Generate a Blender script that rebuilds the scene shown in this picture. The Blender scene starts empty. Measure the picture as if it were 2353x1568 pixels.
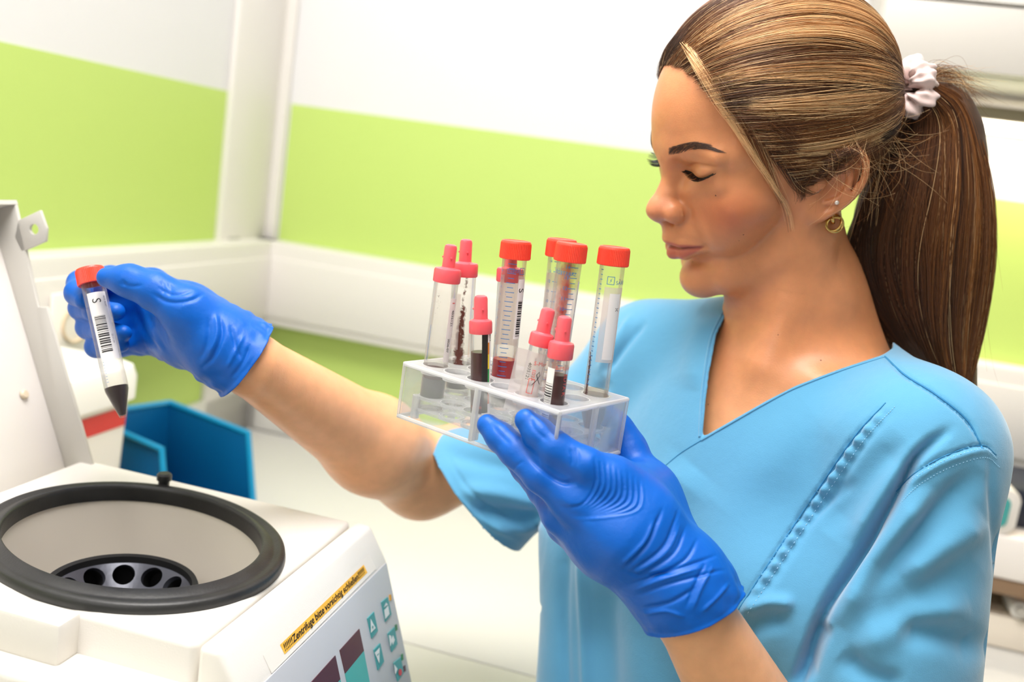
import bpy, bmesh, random, os
import numpy as np
from math import *
from mathutils import Vector, Matrix, Euler
random.seed(7); np.random.seed(7)
S = bpy.context.scene
COL = S.collection

# ------------------------------------------------------------------ camera
CX, CY, FPX, CAMZ = 1176.5, 784.0, 2200.0, 1.46
_pitch, _roll = radians(9.9), radians(8.2)
FWD = np.array([0, cos(_pitch), -sin(_pitch)])
_r0 = np.array([1.0, 0, 0]); _u0 = np.cross(_r0, FWD)
RT = _r0*cos(_roll) + _u0*sin(_roll)
UP = -_r0*sin(_roll) + _u0*cos(_roll)
EYE = np.array([0, 0, CAMZ])
cd = bpy.data.cameras.new('camera'); cam = bpy.data.objects.new('camera', cd); COL.objects.link(cam)
cam.matrix_world = Matrix(((RT[0], UP[0], -FWD[0], 0), (RT[1], UP[1], -FWD[1], 0), (RT[2], UP[2], -FWD[2], CAMZ), (0, 0, 0, 1)))
cd.sensor_width = 36.0; cd.lens = FPX/2353*36; cd.clip_start = 0.02
cd.dof.use_dof = True; cd.dof.focus_distance = 0.655; cd.dof.aperture_fstop = 4.2
S.camera = cam


def P(x, y, d):      # photo pixel + distance along the view axis -> world point
    return EYE + d*(FWD + RT*((x-CX)/FPX) - UP*((y-CY)/FPX))
def onz(x, y, z):
    r = P(x, y, 1) - EYE
    return EYE + r*(z-CAMZ)/r[2]
def onplane(x, y, p0, n):
    r = P(x, y, 1) - EYE
    return EYE + r*(((np.asarray(p0)-EYE) @ n)/(r @ n))
def pr(p):
    q = np.asarray(p) - EYE; d = q @ FWD
    return np.stack([CX + FPX*(q @ RT)/d, CY - FPX*(q @ UP)/d, d], -1)

# ------------------------------------------------------------------ room frame
ZB = 0.944
_v1 = P(1750, 480, 1) - EYE
WL = _v1*np.array([1, 1, 0]); WL /= np.linalg.norm(WL)      # along the left wall, away from the camera
WR = np.array([WL[1], -WL[0], 0])                            # along the far wall, to the right
COR = onz(560, 975, ZB)*np.array([1, 1, 0])
def RM(x, y, z): return COR + WR*x + WL*y + np.array([0, 0, z])
EZ = np.array([0, 0, 1.0])

# ------------------------------------------------------------------ light and exposure
w = bpy.data.worlds.new('world'); S.world = w; w.use_nodes = True
w.node_tree.nodes['Background'].inputs[0].default_value = (1.0, 0.965, 0.92, 1)
w.node_tree.nodes['Background'].inputs[1].default_value = 0.12
def area(name, loc, target, sx, sy, power, col=(1, .95, .88)):
    l = bpy.data.lights.new(name, 'AREA'); l.shape = 'RECTANGLE'; l.size = sx; l.size_y = sy; l.energy = power; l.color = col
    o = bpy.data.objects.new(name, l); COL.objects.link(o); o.location = loc
    o.rotation_euler = (Vector(target)-Vector(loc)).to_track_quat('-Z', 'Y').to_euler()
    return o
area('ceiling_light', (-0.15, 0.45, 2.5), (0.0, 0.55, 0.6), 0.9, 0.6, 27, (1, .965, .93))
area('added_wall_wash', RM(.75, -.55, 2.5), RM(.75, -.45, 0), 1.6, 0.5, 2.2, (1, .975, .95))  # added lamp that washes the back walls, no fixture there
area('ceiling_light_row', (-0.6, -0.9, 2.5), (-0.5, -0.7, 0), 1.2, 0.6, 10, (1, .97, .94))
area('added_fill_light', (-1.15, -0.30, 2.0), (0.15, 0.8, 1.35), 0.8, 0.8, 10, (1, .95, .90))  # added soft fill from the camera's left, there is no window
S.view_settings.view_transform = 'Standard'; S.view_settings.look = 'None'
S.view_settings.exposure = 0.15; S.view_settings.gamma = 1.0; S.view_settings.use_curve_mapping = False
S.cycles.max_bounces = 14; S.cycles.transparent_max_bounces = 40; S.cycles.transmission_bounces = 14
S.cycles.use_denoising = True

# ------------------------------------------------------------------ helpers
def srgb(h):
    if isinstance(h, str):
        h = h.lstrip('#'); c = [int(h[i:i+2], 16)/255 for i in (0, 2, 4)]
    else: c = list(h)
    return tuple(x/12.92 if x <= .04045 else ((x+.055)/1.055)**2.4 for x in c) + (1,)
def mat(name, col, rough=.5, metal=0, bump=0, bscale=200, var=0, vscale=30, spec=.5, **kw):
    m = bpy.data.materials.new(name); m.use_nodes = True; nt = m.node_tree; b = nt.nodes['Principled BSDF']
    c = srgb(col); b.inputs['Base Color'].default_value = c
    b.inputs['Roughness'].default_value = rough; b.inputs['Metallic'].default_value = metal
    b.inputs['Specular IOR Level'].default_value = spec
    for k, v in kw.items(): b.inputs[k.replace('_', ' ')].default_value = v
    if bump or var:
        tc = nt.nodes.new('ShaderNodeTexCoord')
    if bump:
        n = nt.nodes.new('ShaderNodeTexNoise'); n.inputs['Scale'].default_value = bscale; n.inputs['Detail'].default_value = 4
        nt.links.new(tc.outputs['Object'], n.inputs['Vector'])
        bp = nt.nodes.new('ShaderNodeBump'); bp.inputs['Strength'].default_value = bump; bp.inputs['Distance'].default_value = .001
        nt.links.new(n.outputs['Fac'], bp.inputs['Height']); nt.links.new(bp.outputs['Normal'], b.inputs['Normal'])
    if var:
        n = nt.nodes.new('ShaderNodeTexNoise'); n.inputs['Scale'].default_value = vscale; n.inputs['Detail'].default_value = 5
        nt.links.new(tc.outputs['Object'], n.inputs['Vector'])
        r = nt.nodes.new('ShaderNodeMapRange'); r.inputs['From Min'].default_value = .3; r.inputs['From Max'].default_value = .7
        r.inputs['To Min'].default_value = 1-var; r.inputs['To Max'].default_value = 1+var
        nt.links.new(n.outputs['Fac'], r.inputs['Value'])
        mx = nt.nodes.new('ShaderNodeMix'); mx.data_type = 'RGBA'; mx.blend_type = 'MULTIPLY'; mx.inputs['Factor'].default_value = 1
        mx.inputs[6].default_value = c; nt.links.new(r.outputs['Result'], mx.inputs[7]); nt.links.new(mx.outputs[2], b.inputs['Base Color'])
    return m
def clear_mat(name, tint=(1, 1, 1), refl=.12, haze=.08, hazecol='#f4f4f8', edge=.5, rough=.06):
    # thin clear plastic: see-through, a little milky; white added towards grazing angles stands in for refracted light
    m = bpy.data.materials.new(name); m.use_nodes = True; nt = m.node_tree; nt.nodes.clear()
    out = nt.nodes.new('ShaderNodeOutputMaterial'); tr = nt.nodes.new('ShaderNodeBsdfTransparent'); tr.inputs[0].default_value = tint + (1,)
    gl = nt.nodes.new('ShaderNodeBsdfGlossy'); gl.inputs['Roughness'].default_value = rough
    df = nt.nodes.new('ShaderNodeBsdfDiffuse'); df.inputs[0].default_value = srgb(hazecol)
    tl = nt.nodes.new('ShaderNodeBsdfTranslucent'); tl.inputs[0].default_value = srgb(hazecol)
    dm = nt.nodes.new('ShaderNodeMixShader'); dm.inputs[0].default_value = .5
    nt.links.new(df.outputs[0], dm.inputs[1]); nt.links.new(tl.outputs[0], dm.inputs[2])
    lw = nt.nodes.new('ShaderNodeLayerWeight'); lw.inputs['Blend'].default_value = .35
    mr = nt.nodes.new('ShaderNodeMapRange'); mr.inputs['To Min'].default_value = haze; mr.inputs['To Max'].default_value = edge
    nt.links.new(lw.outputs['Facing'], mr.inputs['Value'])
    m1 = nt.nodes.new('ShaderNodeMixShader'); nt.links.new(mr.outputs[0], m1.inputs[0]); nt.links.new(tr.outputs[0], m1.inputs[1]); nt.links.new(dm.outputs[0], m1.inputs[2])
    fr = nt.nodes.new('ShaderNodeFresnel'); fr.inputs[0].default_value = 1.45
    mm = nt.nodes.new('ShaderNodeMath'); mm.operation = 'MULTIPLY'; mm.inputs[1].default_value = refl/.04*.3
    mm.use_clamp = True
    nt.links.new(fr.outputs[0], mm.inputs[0])
    m2 = nt.nodes.new('ShaderNodeMixShader'); nt.links.new(mm.outputs[0], m2.inputs[0]); nt.links.new(m1.outputs[0], m2.inputs[1]); nt.links.new(gl.outputs[0], m2.inputs[2])
    nt.links.new(m2.outputs[0], out.inputs[0])
    return m
def emis(name, col, s):
    m = bpy.data.materials.new(name); m.use_nodes = True; b = m.node_tree.nodes['Principled BSDF']
    b.inputs['Base Color'].default_value = srgb(col); b.inputs['Emission Color'].default_value = srgb(col); b.inputs['Emission Strength'].default_value = s
    return m

def link_mesh(name, me, m, parent=None, smooth=False):
    if m is not None:
        for q in (m if isinstance(m, (list, tuple)) else [m]): me.materials.append(q)
    if smooth: me.polygons.foreach_set('use_smooth', [True]*len(me.polygons))
    o = bpy.data.objects.new(name, me); COL.objects.link(o)
    if parent is not None: o.parent = parent
    return o
class MB:
    """collects shapes into one mesh; coordinates pass through self.f (a frame)"""
    def __init__(s, f=None): s.bm = bmesh.new(); s.f = f
    def t(s, p): return Vector(s.f(*p)) if s.f else Vector(p)
    def box(s, a, b, bev=0, seg=2):
        vs = [s.bm.verts.new(s.t((x, y, z))) for z in (a[2], b[2]) for y in (a[1], b[1]) for x in (a[0], b[0])]
        fs = [s.bm.faces.new([vs[i] for i in q]) for q in ((0, 2, 3, 1), (4, 5, 7, 6), (0, 1, 5, 4), (2, 6, 7, 3), (0, 4, 6, 2), (1, 3, 7, 5))]
        if bev: bmesh.ops.bevel(s.bm, geom=list({e for f in fs for e in f.edges}), offset=bev, segments=seg, affect='EDGES', profile=.5)
        return s
    def prism(s, poly, d, bev=0, seg=2):   # poly: 3-D points (frame coords), extruded by vector d
        d = np.array(d, float); n = len(poly)
        lo = [s.bm.verts.new(s.t(p)) for p in poly]; hi = [s.bm.verts.new(s.t(np.array(p)+d)) for p in poly]
        fs = [s.bm.faces.new(lo[::-1]), s.bm.faces.new(hi)]
        fs += [s.bm.faces.new([lo[i], lo[(i+1) % n], hi[(i+1) % n], hi[i]]) for i in range(n)]
        if bev: bmesh.ops.bevel(s.bm, geom=list({e for f in fs for e in f.edges}), offset=bev, segments=seg, affect='EDGES', profile=.5)
        return s
    def lathe(s, prof, n=32, c=(0, 0, 0), ax=(0, 0, 1), closed=False):   # prof: (radius, height) list
        ax = np.array(ax, float); ax /= np.linalg.norm(ax); a = np.cross(ax, (0, 0, 1) if abs(ax[2]) < .9 else (1, 0, 0)); a /= np.linalg.norm(a); b = np.cross(ax, a)
        rings = []
        for r, h in prof:
            if r <= 1e-7: rings.append([s.bm.verts.new(s.t(np.array(c)+ax*h))]); continue
            rings.append([s.bm.verts.new(s.t(np.array(c)+ax*h+r*(a*cos(2*pi*i/n)+b*sin(2*pi*i/n)))) for i in range(n)])
        prs = list(zip(rings[:-1], rings[1:])) + ([(rings[-1], rings[0])] if closed else [])
        for p, q in prs:
            for i in range(n):
                j = (i+1) % n
                v = [p[i % len(p)], p[j % len(p)], q[j % len(q)], q[i % len(q)]]
                u = []
                for x in v:
                    if x not in u: u.append(x)
                if len(u) > 2:
                    try: s.bm.faces.new(u)
                    except ValueError: pass
        return s
    def tube(s, pts, r, n=8, cap=True):
        pts = [np.array(p, float) for p in pts]; rr = r if hasattr(r, '__len__') else [r]*len(pts)
        rings = []; prev = None
        for i, p in enumerate(pts):
            t = pts[min(i+1, len(pts)-1)] - pts[max(i-1, 0)]; t /= (np.linalg.norm(t) or 1)
            a = prev - t*(prev @ t) if prev is not None else np.cross(t, (0, 0, 1) if abs(t[2]) < .9 else (1, 0, 0))
            a /= np.linalg.norm(a); b = np.cross(t, a); prev = a
            rings.append([s.bm.verts.new(s.t(p+rr[i]*(a*cos(2*pi*k/n)+b*sin(2*pi*k/n)))) for k in range(n)])
        for p, q in zip(rings[:-1], rings[1:]):
            for i in range(n): s.bm.faces.new([p[i], p[(i+1) % n], q[(i+1) % n], q[i]])
        if cap: s.bm.faces.new(rings[0][::-1]); s.bm.faces.new(rings[-1])
        return s
    def quad(s, *p): s.bm.faces.new([s.bm.verts.new(s.t(q)) for q in p]); return s
    def build(s, name, m, parent=None, smooth=True, ang=40):
        bmesh.ops.recalc_face_normals(s.bm, faces=s.bm.faces[:])
        me = bpy.data.meshes.new(name); s.bm.to_mesh(me); s.bm.free()
        o = link_mesh(name, me, m, parent)
        if smooth:
            me.polygons.foreach_set('use_smooth', [True]*len(me.polygons)); me.set_sharp_from_angle(angle=radians(ang))
        return o
def empty(name, label, cat, loc=(0, 0, 0), rot=None, group=None):
    o = bpy.data.objects.new(name, None); COL.objects.link(o); o.empty_display_size = .05
    if rot is not None: o.matrix_world = Matrix.Translation(Vector(loc)) @ rot.to_4x4()
    else: o.location = loc
    return tag(o, label, cat, group)
def tag(o, label=None, cat=None, group=None, kind=None):
    for k, v in (('label', label), ('category', cat), ('group', group), ('kind', kind)):
        if v: o[k] = v
    return o
def struct(o): o['kind'] = 'structure'; return o
def frame3(o, x, y, z):
    o, x, y, z = map(lambda q: np.array(q, float), (o, x, y, z))
    return lambda a, b, c: o + x*a + y*b + z*c
def rotm(x, y, z): return Matrix(((x[0], y[0], z[0]), (x[1], y[1], z[1]), (x[2], y[2], z[2])))
def evald(o):
    dg = bpy.context.evaluated_depsgraph_get(); dg.update()
    return bpy.data.meshes.new_from_object(o.evaluated_get(dg))
def boolean(o, cutters, op='DIFFERENCE'):
    for c in cutters:
        m = o.modifiers.new('b', 'BOOLEAN'); m.operation = op; m.object = c; m.solver = 'EXACT'
    me = evald(o); o.modifiers.clear(); old = o.data; o.data = me
    for c in cutters: bpy.data.objects.remove(c)
    me.polygons.foreach_set('use_smooth', [True]*len(me.polygons)); me.set_sharp_from_angle(angle=radians(35))
    return o
def text_mesh(txt, size, align='LEFT', shear=0, sx=1.0, bold=0):
    c = bpy.data.curves.new('text', 'FONT'); c.body = txt; c.size = size; c.align_x = align; c.shear = shear; c.offset = bold; c.resolution_u = 3
    c.extrude = 0.0
    o = bpy.data.objects.new('text', c); COL.objects.link(o)
    me = evald(o); bpy.data.objects.remove(o); bpy.data.curves.remove(c)
    if sx != 1: me.transform(Matrix.Diagonal((sx, 1, 1, 1)))
    return me
def text_verts(*a, **k):
    me = text_mesh(*a, **k)
    v = np.array([p.co[:] for p in me.vertices]).reshape(-1, 3); f = [tuple(p.vertices) for p in me.polygons]
    bpy.data.meshes.remove(me); return v, f
def from_py(name, v, f, m, parent=None, smooth=False):
    me = bpy.data.meshes.new(name); me.from_pydata([tuple(map(float, p)) for p in v], [], f); me.update()
    return link_mesh(name, me, m, parent, smooth)
class Flat:
    """flat print collected in one mesh: verts in (u, v), mapped to 3-D by fn"""
    def __init__(s): s.v = []; s.f = []
    def add(s, v, f):
        k = len(s.v); s.v += [tuple(p[:2]) for p in v]; s.f += [tuple(i+k for i in q) for q in f]; return s
    def rect(s, x0, y0, x1, y1, n=1):
        for i in range(n):
            a, b = x0+(x1-x0)*i/n, x0+(x1-x0)*(i+1)/n
            s.add([(a, y0), (b, y0), (b, y1), (a, y1)], [(0, 1, 2, 3)])
        return s
    def poly(s, pts): return s.add(pts, [tuple(range(len(pts)))])
    def text(s, txt, x, y, size, **k):
        rot = k.pop('rot', 0); mirror = k.pop('mirror', False)
        v, f = text_verts(txt, size, **k)
        if mirror: v[:, 0] *= -1
        c, q = cos(rot), sin(rot)
        return s.add([(x+p[0]*c-p[1]*q, y+p[0]*q+p[1]*c) for p in v], f)
    def build(s, name, m, fn, parent=None): return from_py(name, [fn(*p) for p in s.v], s.f, m, parent)

# ------------------------------------------------------------------ room
M_white = mat('white_wall_paint', '#dfdedf', .6, bump=.05, bscale=60)
M_green = mat('green_wall_paint', '#bdd672', .55)
M_trunk = mat('white_plastic_trunking', '#e2ded9', .4)
M_bench = mat('white_laminate', '#dcdad5', .35)
M_floor = mat('pale_green_vinyl', '#dfe3d8', .4, var=.04, vscale=3)
H = 2.6
def rbox(name, a, b, m, bev=0, parent=None): return MB(RM).box(a, b, bev).build(name, m, parent)
lw = struct(rbox('wall_left', (-.1, -4.2, 0), (0, .1, H), M_white))
fw = struct(rbox('wall_back', (0, 0, 0), (3.2, .1, H), M_white))
GT, GB = 1.521, 1.02
# the painted green fields, a coat of paint a hair thicker than the white around them
struct(rbox('trim_1', (0, -4.2, GB), (.0015, -.13, GT), M_green)); struct(rbox('trim_2', (.033, -.0015, GB), (3.2, 0, GT), M_green))
struct(rbox('wall_right', (3.2, -4.2, 0), (3.3, .1, H), M_white)); struct(rbox('wall_front', (-.1, -4.3, 0), (3.3, -4.2, H), M_white))
struct(rbox('floor', (-.1, -4.2, -.05), (3.2, .1, 0), M_floor)); struct(rbox('ceiling', (-.1, -4.2, H), (3.2, .1, H+.05), M_white))
# corner pilasters of white boxing
struct(rbox('trim_3', (0, -.155, .944), (.012, -.002, H), M_trunk, .003)); struct(rbox('trim_4', (.0, -.012, .944), (.03, -.0, H), M_trunk, .003))
t = struct(rbox('trim_5', (.012, -.13, 1.285), (.0155, -.1, 1.292), mat('grey_clip', '#b9b7ae', .5)))
# dado trunking on both walls: body, top rail and a lid that stands proud
for nm, (x0, y0, x1, y1), ax in (('trim_6', (0, -4.2, .045, 0), 0), ('trim_7', (.0, -.045, 3.2, 0), 1)):
    o = struct(rbox(nm, (x0, y0, 1.143), (x1, y1, 1.288), M_trunk, .006))
    if ax == 0: rbox('lid', (.04, -4.2, 1.158), (.0495, -.047, 1.262), M_trunk, .003, o)
    else: rbox('lid', (.047, -.0495, 1.158), (3.2, -.04, 1.262), M_trunk, .003, o)
# worktop in an L, with upstand, and the cupboards below it
struct(rbox('trim_8', (0, -4.0, ZB), (.012, 0, 1.02), M_bench, .002)); struct(rbox('trim_9', (0, -.012, ZB), (1.27, 0, 1.02), M_bench, .002))
BY = -.600
wt = rbox('worktop', (.013, BY, ZB-.04), (3.1, -.013, ZB), M_bench, .003); tag(wt, 'white laminate worktop along the far wall, under the blue bin', 'worktop')
wt = rbox('worktop', (.013, -3.6, ZB-.04), (.712, BY-.0015, ZB), M_bench, .003); tag(wt, 'white laminate worktop that the centrifuge stands on', 'worktop')
M_cab = mat('white_cabinet_front', '#f1efe8', .4); M_steel = mat('brushed_steel', '#c9c9c7', .3, 1)
def base_unit(x0, y0, x1, y1, n, door, lab):
    R = RM((x0+x1)/2, (y0+y1)/2, 0); t = empty('base_cabinet', lab, 'cabinet', R)
    f = lambda a, b, c: RM(a, b, c) - R
    MB(f).box((x0, y0, .1), (x1, y1, ZB-.042), .002).build('body', M_cab, t)
    MB(f).box((x0+.03, y0+.03, 0), (x1-.03, y1-.03, .1)).build('plinth', mat('plinth_grey', '#9a9a98', .5), t)
    for k in range(n):
        if door == 'x':
            a, b = y0+(y1-y0)*k/n, y0+(y1-y0)*(k+1)/n
            d = MB(f).box((x1, a+.002, .11), (x1+.018, b-.002, ZB-.05), .002).build('door', M_cab, t); MB(f).tube([(x1+.03, b-.05, .6), (x1+.03, b-.05, .75)], .005).build('handle', M_steel, d)
        else:
            a, b = x0+(x1-x0)*k/n, x0+(x1-x0)*(k+1)/n
            d = MB(f).box((a+.002, y0-.018, .11), (b-.002, y0, ZB-.05), .002).build('door', M_cab, t); MB(f).tube([(b-.05, y0-.03, .6), (b-.05, y0-.03, .75)], .005).build('handle', M_steel, d)
base_unit(.03, -3.0, .66, -.66, 4, 'x', 'white base cabinet below the worktop that carries the centrifuge')
base_unit(.75, BY+.09, 2.9, -.03, 4, 'y', 'white base cabinet below the worktop behind the woman')

# ------------------------------------------------------------------ wall cabinet with lamp (upper right)
M_wc = mat('grey_white_cabinet', '#cbc6bf', .45)
t = empty('wall_cabinet', 'grey-white wall cabinet above the bright under-cabinet lamp', 'cabinet', RM(1.4, -.12, 1.65))
R0 = RM(1.4, -.12, 1.65); fw_ = lambda a, b, c: RM(a, b, c) - R0
MB(fw_).box((.93, -.24, 1.652), (2.1, 0, 1.95), .003).build('body', M_wc, t)
for k in range(2):
    d = MB(fw_).box((.933+.584*k, -.258, 1.654), (.933+.584*(k+1)-.004, -.24, 1.730), .002).build('door', M_wc, t)
    d2 = MB(fw_).box((.933+.584*k, -.258, 1.734), (.933+.584*(k+1)-.004, -.24, 1.95), .002).build('door', mat('light_cabinet', '#efece8', .4), t)
    MB(fw_).box((1.16+.5*k, -.262, 1.66), (1.25+.5*k, -.258, 1.668), .001).build('grip', mat('pale_grip', '#eceaea', .4), d)
t = empty('under_cabinet_lamp', 'lit strip lamp fixed below the grey-white wall cabinet', 'lamp', RM(1.4, -.05, 1.63))
R1 = RM(1.4, -.05, 1.63); f1 = lambda a, b, c: RM(a, b, c) - R1
MB(f1).box((1.0, -.105, 1.618), (2.0, -.045, 1.636), .003).build('housing', mat('grey_lamp_housing', '#9b917d', .4), t)
MB(f1).box((1.0, -.1, 1.606), (2.0, -.05, 1.618), .004).build('diffuser', emis('lamp_light', '#fff3dc', 9), t)
area('under_cabinet_glow', RM(1.45, -.075, 1.602), RM(1.45, -.03, 1.2), .9, .04, 1.1, (1, .84, .62))

# wall socket in the trunking behind the held tube
t = empty('wall_socket', 'round white wall socket in the trunking behind the gloved hand', 'socket', RM(.05, -.54, 1.205))
R2 = RM(.05, -.54, 1.205); f2 = lambda a, b, c: R2*0 + WR*a + WL*b + EZ*c
MB(f2).box((0, -.04, -.04), (.006, .04, .04), .003).build('plate', mat('socket_plate', '#efe9de', .4), t)
MB(f2).lathe([(.024, .006), (.024, .0095), (.0215, .0095), (.0205, -.004), (0, -.004)], 32, ax=(1, 0, 0)).build('insert', mat('socket_insert', '#d8c4a6', .5), t)
for s in (-1, 1): MB(f2).lathe([(.0025, -.0038), (.0025, -.0035), (0, -.0035)], 10, c=(0, .0095*s, 0), ax=(1, 0, 0)).build('contact_hole', mat('dark_hole', '#3a332c', .6), t)

# ------------------------------------------------------------------ blue storage bin
M_bin = mat('blue_bin_plastic', '#055a8d', .35, spec=.4)
bo = RM(.073, -.351, ZB); bs = WR*.943-WL*.333; bw = WR*.333+WL*.943   # s: back to front, w: towards the far side
bs /= np.linalg.norm(bs); bw = np.array([-bs[1], bs[0], 0])
t = empty('storage_bin', 'blue open-fronted plastic storage bin on the worktop behind the centrifuge', 'bin', bo)
fb = frame3((0, 0, 0), bs, bw, EZ); Wd, Dp, Hb = .135, .187, .126
side = [(0, 0), (0, Hb), (.166, Hb), (.188, .034), (.188, 0)]
for nm, y in (('side_wall', -Wd), ('side_wall', -.0025)):
    MB(fb).prism([(a, y, b) for a, b in side], (0, .0025, 0), .0007).build(nm, M_bin, t)
MB(fb).box((0, -Wd, 0), (.0025, 0, Hb), .0007).build('back_wall', M_bin, t)
MB(fb).box((0, -Wd, 0), (.188, 0, .0025), .0007).build('base', M_bin, t)
MB(fb).box((.1855, -Wd, 0), (.188, 0, .034), .0007).build('front_lip', M_bin, t)
M_rim = mat('blue_bin_rim', '#0c8fbf', .3)
r = MB(fb)
for y in (-Wd, 0): r.tube([(0, y, Hb), (.166, y, Hb), (.188, y, .036)], .0042, 8)
r.tube([(0, -Wd, Hb), (0, 0, Hb)], .0042, 8); r.tube([(.188, -Wd, .035), (.188, 0, .035)], .0042, 8)
r.build('rim', M_rim, t)

# ------------------------------------------------------------------ white waste container with red label
zl = 1.148
c1 = onz(309, 903, zl); x1, y1 = (c1-COR) @ WR, (c1-COR) @ WL
t = empty('waste_container', 'white lidded plastic waste container with a red label, behind the open centrifuge lid', 'container', RM(x1-.06, y1-.08, ZB))
R3 = RM(x1-.06, y1-.08, ZB); f3 = lambda a, b, c: WR*a + WL*b + EZ*c
def rrect(hx, hy, r, n=6):
    out = []
    for cx, cy, a0 in ((hx-r, hy-r, 0), (-hx+r, hy-r, 90), (-hx+r, -hy+r, 180), (hx-r, -hy+r, 270)):
        for i in range(n+1):
            a = radians(a0+90*i/n); out.append((cx+r*cos(a), cy+r*sin(a)))
    return out
def rr_loft(f, levels, n=6):   # levels: (z, hx, hy, r)
    b = MB(f); rings = [[b.bm.verts.new(b.t((x, y, z))) for x, y in rrect(hx, hy, r, n)] for z, hx, hy, r in levels]
    for p, q in zip(rings[:-1], rings[1:]):
        for i in range(len(p)): b.bm.faces.new([p[i], p[(i+1) % len(p)], q[(i+1) % len(q)], q[i]])
    b.bm.faces.new(rings[0][::-1]); b.bm.faces.new(rings[-1]); return b
M_wht = mat('white_container_plastic', '#f3ede6', .35)
hz = zl-ZB
rr_loft(f3, [(0, .052, .07, .012), (.004, .054, .072, .014), (hz, .06, .08, .016)]).build('body', M_wht, t)
rr_loft(f3, [(hz-.004, .062, .082, .018), (hz-.004, .067, .087, .022), (hz+.022, .068, .088, .024), (hz+.034, .064, .084, .022), (hz+.038, .056, .076, .02)]).build('lid', mat('white_lid', '#f7f5f1', .3), t)
fl = Flat().rect(-.07, hz-.036, .066, hz-.013, 4)
lab = fl.build('label', mat('red_label', '#d9362f', .5), lambda u, v: f3(.0606-.006*(hz-v)/hz*1.0+.0006, u, v), t); lab['label'] = 'red printed label'
fl = Flat().text('Restmüll', -.058, hz-.0295, .0125, bold=.0002)
fl.build('lettering', mat('label_white_print', '#fbe9e2', .5), lambda u, v: f3(.0606-.006*(hz-v)/hz+.0012, u, v), lab)

# ------------------------------------------------------------------ things on the worktop at the far right
f4 = frame3((0, 0, 0), WR, WL, EZ)
t = empty('bench_shelf', 'low white shelf box standing on the worktop behind the blue sleeve', 'shelf', RM(1.0, -.25, ZB))
MB(f4).box((0, 0, .099), (.9, .2, .156), .006).build('top_box', mat('white_shelf', '#f4ece6', .4), t)
MB(f4).box((0, .004, .078), (.9, .2, .099), .002).build('underside_shade', mat('brown_shade_strip', '#8d7157', .5), t)  # brown strip stands in for the shadow beneath the box
for x in (.0, .885): MB(f4).box((x, .01, .0), (x+.015, .195, .078), .002).build('side_panel', mat('white_panel', '#ece3d8', .45), t)
t = empty('analyser', 'navy bench device with a white-framed teal window, behind the shoulder', 'device', RM(1.19, -.2, ZB+.156))
MB(f4).box((.012, .0, .0), (.45, .14, .052), .004).build('body', mat('navy_plastic', '#1c2233', .4), t)
MB(f4).prism([(x-.037, -.046, y+.029) for x, y in rrect(.058, .029, .012)], (0, .046, 0), .003).build('window_frame', mat('ivory_frame', '#e9e2da', .4), t)
MB(f4).prism([(x-.037, -.0475, y+.029) for x, y in rrect(.047, .019, .008)], (0, .003, 0)).build('window_pane', mat('teal_pane', '#4ba5a2', .25), t)
t = empty('drawer_unit', 'clear-fronted drawers below the low white shelf box behind the sleeve', 'drawers', RM(1.03, -.25, ZB))
MB(f4).box((0, .03, .001), (.8, .18, .045), .002).build('body', mat('cream_drawer', '#ead9c2', .45), t)
for k in range(10): MB(f4).box((.002+.08*k, .02, .002), (.078+.08*k, .03, .044), .0015).build('drawer', mat('cream_front', '#f2e6d6', .25), t)
for k in range(4):
    b_ = empty('bottle', 'small white plastic bottle lying on the drawers, '+['nearest the sleeve', 'second from the sleeve', 'third from the sleeve', 'farthest from the sleeve'][k], 'bottle', RM(1.17+.075*k, -.2, ZB+.0565), group='white bottles on the drawers')
    MB(f4).lathe([(0, -.03), (.0105, -.03), (.0115, -.028), (.0115, .012), (.006, .018), (.006, .021), (0, .021)], 20, ax=(0, 1, 0)).build('body', mat('white_bottle', '#f3efe9', .3), b_)
    MB(f4).lathe([(0, -.038), (.007, -.038), (.007, -.0302), (0, -.0302)], 16, ax=(0, 1, 0)).build('cap', mat('grey_cap', '#b9b4ac', .3, .3), b_)

# ------------------------------------------------------------------ bench centrifuge
_a = radians(-12.5); cX = np.array([cos(_a), sin(_a), 0]); cY = np.array([-sin(_a), cos(_a), 0])
C0 = np.array([-.1193, .635, ZB])                       # local origin: below the middle of the front top edge
def CW(x, y, z): return C0 + cX*x + cY*y + EZ*z
cen = empty('centrifuge', 'open white benchtop centrifuge with black sealing ring and teal buttons', 'centrifuge', C0, rotm(cX, cY, EZ))
def cl(p): q = np.asarray(p)-C0; return np.array([q @ cX, q @ cY, q[2]])
M_case = mat('cream_casing', '#e9e5de', .42, bump=.12, bscale=900)
M_blk = mat('black_rubber', '#242424', .42, bump=.15, bscale=500, var=.35, vscale=40)
RC = np.array([-.131, -.0125]); RA, RB, RDIR = .1172, .0995, radians(157)
def ell(x, y, z):      # unit circle -> ring ellipse in local coordinates
    u, v = x*RA, y*RB; return (RC[0]+u*cos(RDIR)-v*sin(RDIR), RC[1]+u*sin(RDIR)+v*cos(RDIR), z)
hs = MB().box((-.272, -.1155, .02), (-.0165, .1165, .216), .005, 3).build('housing', M_case, cen)
cut = MB(ell).lathe([(0, .08), (.86, .08), (.86, .25), (0, .25)], 96).build('cut', None)
cut.parent = cen; bpy.context.view_layer.update()
boolean(hs, [cut])
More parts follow.
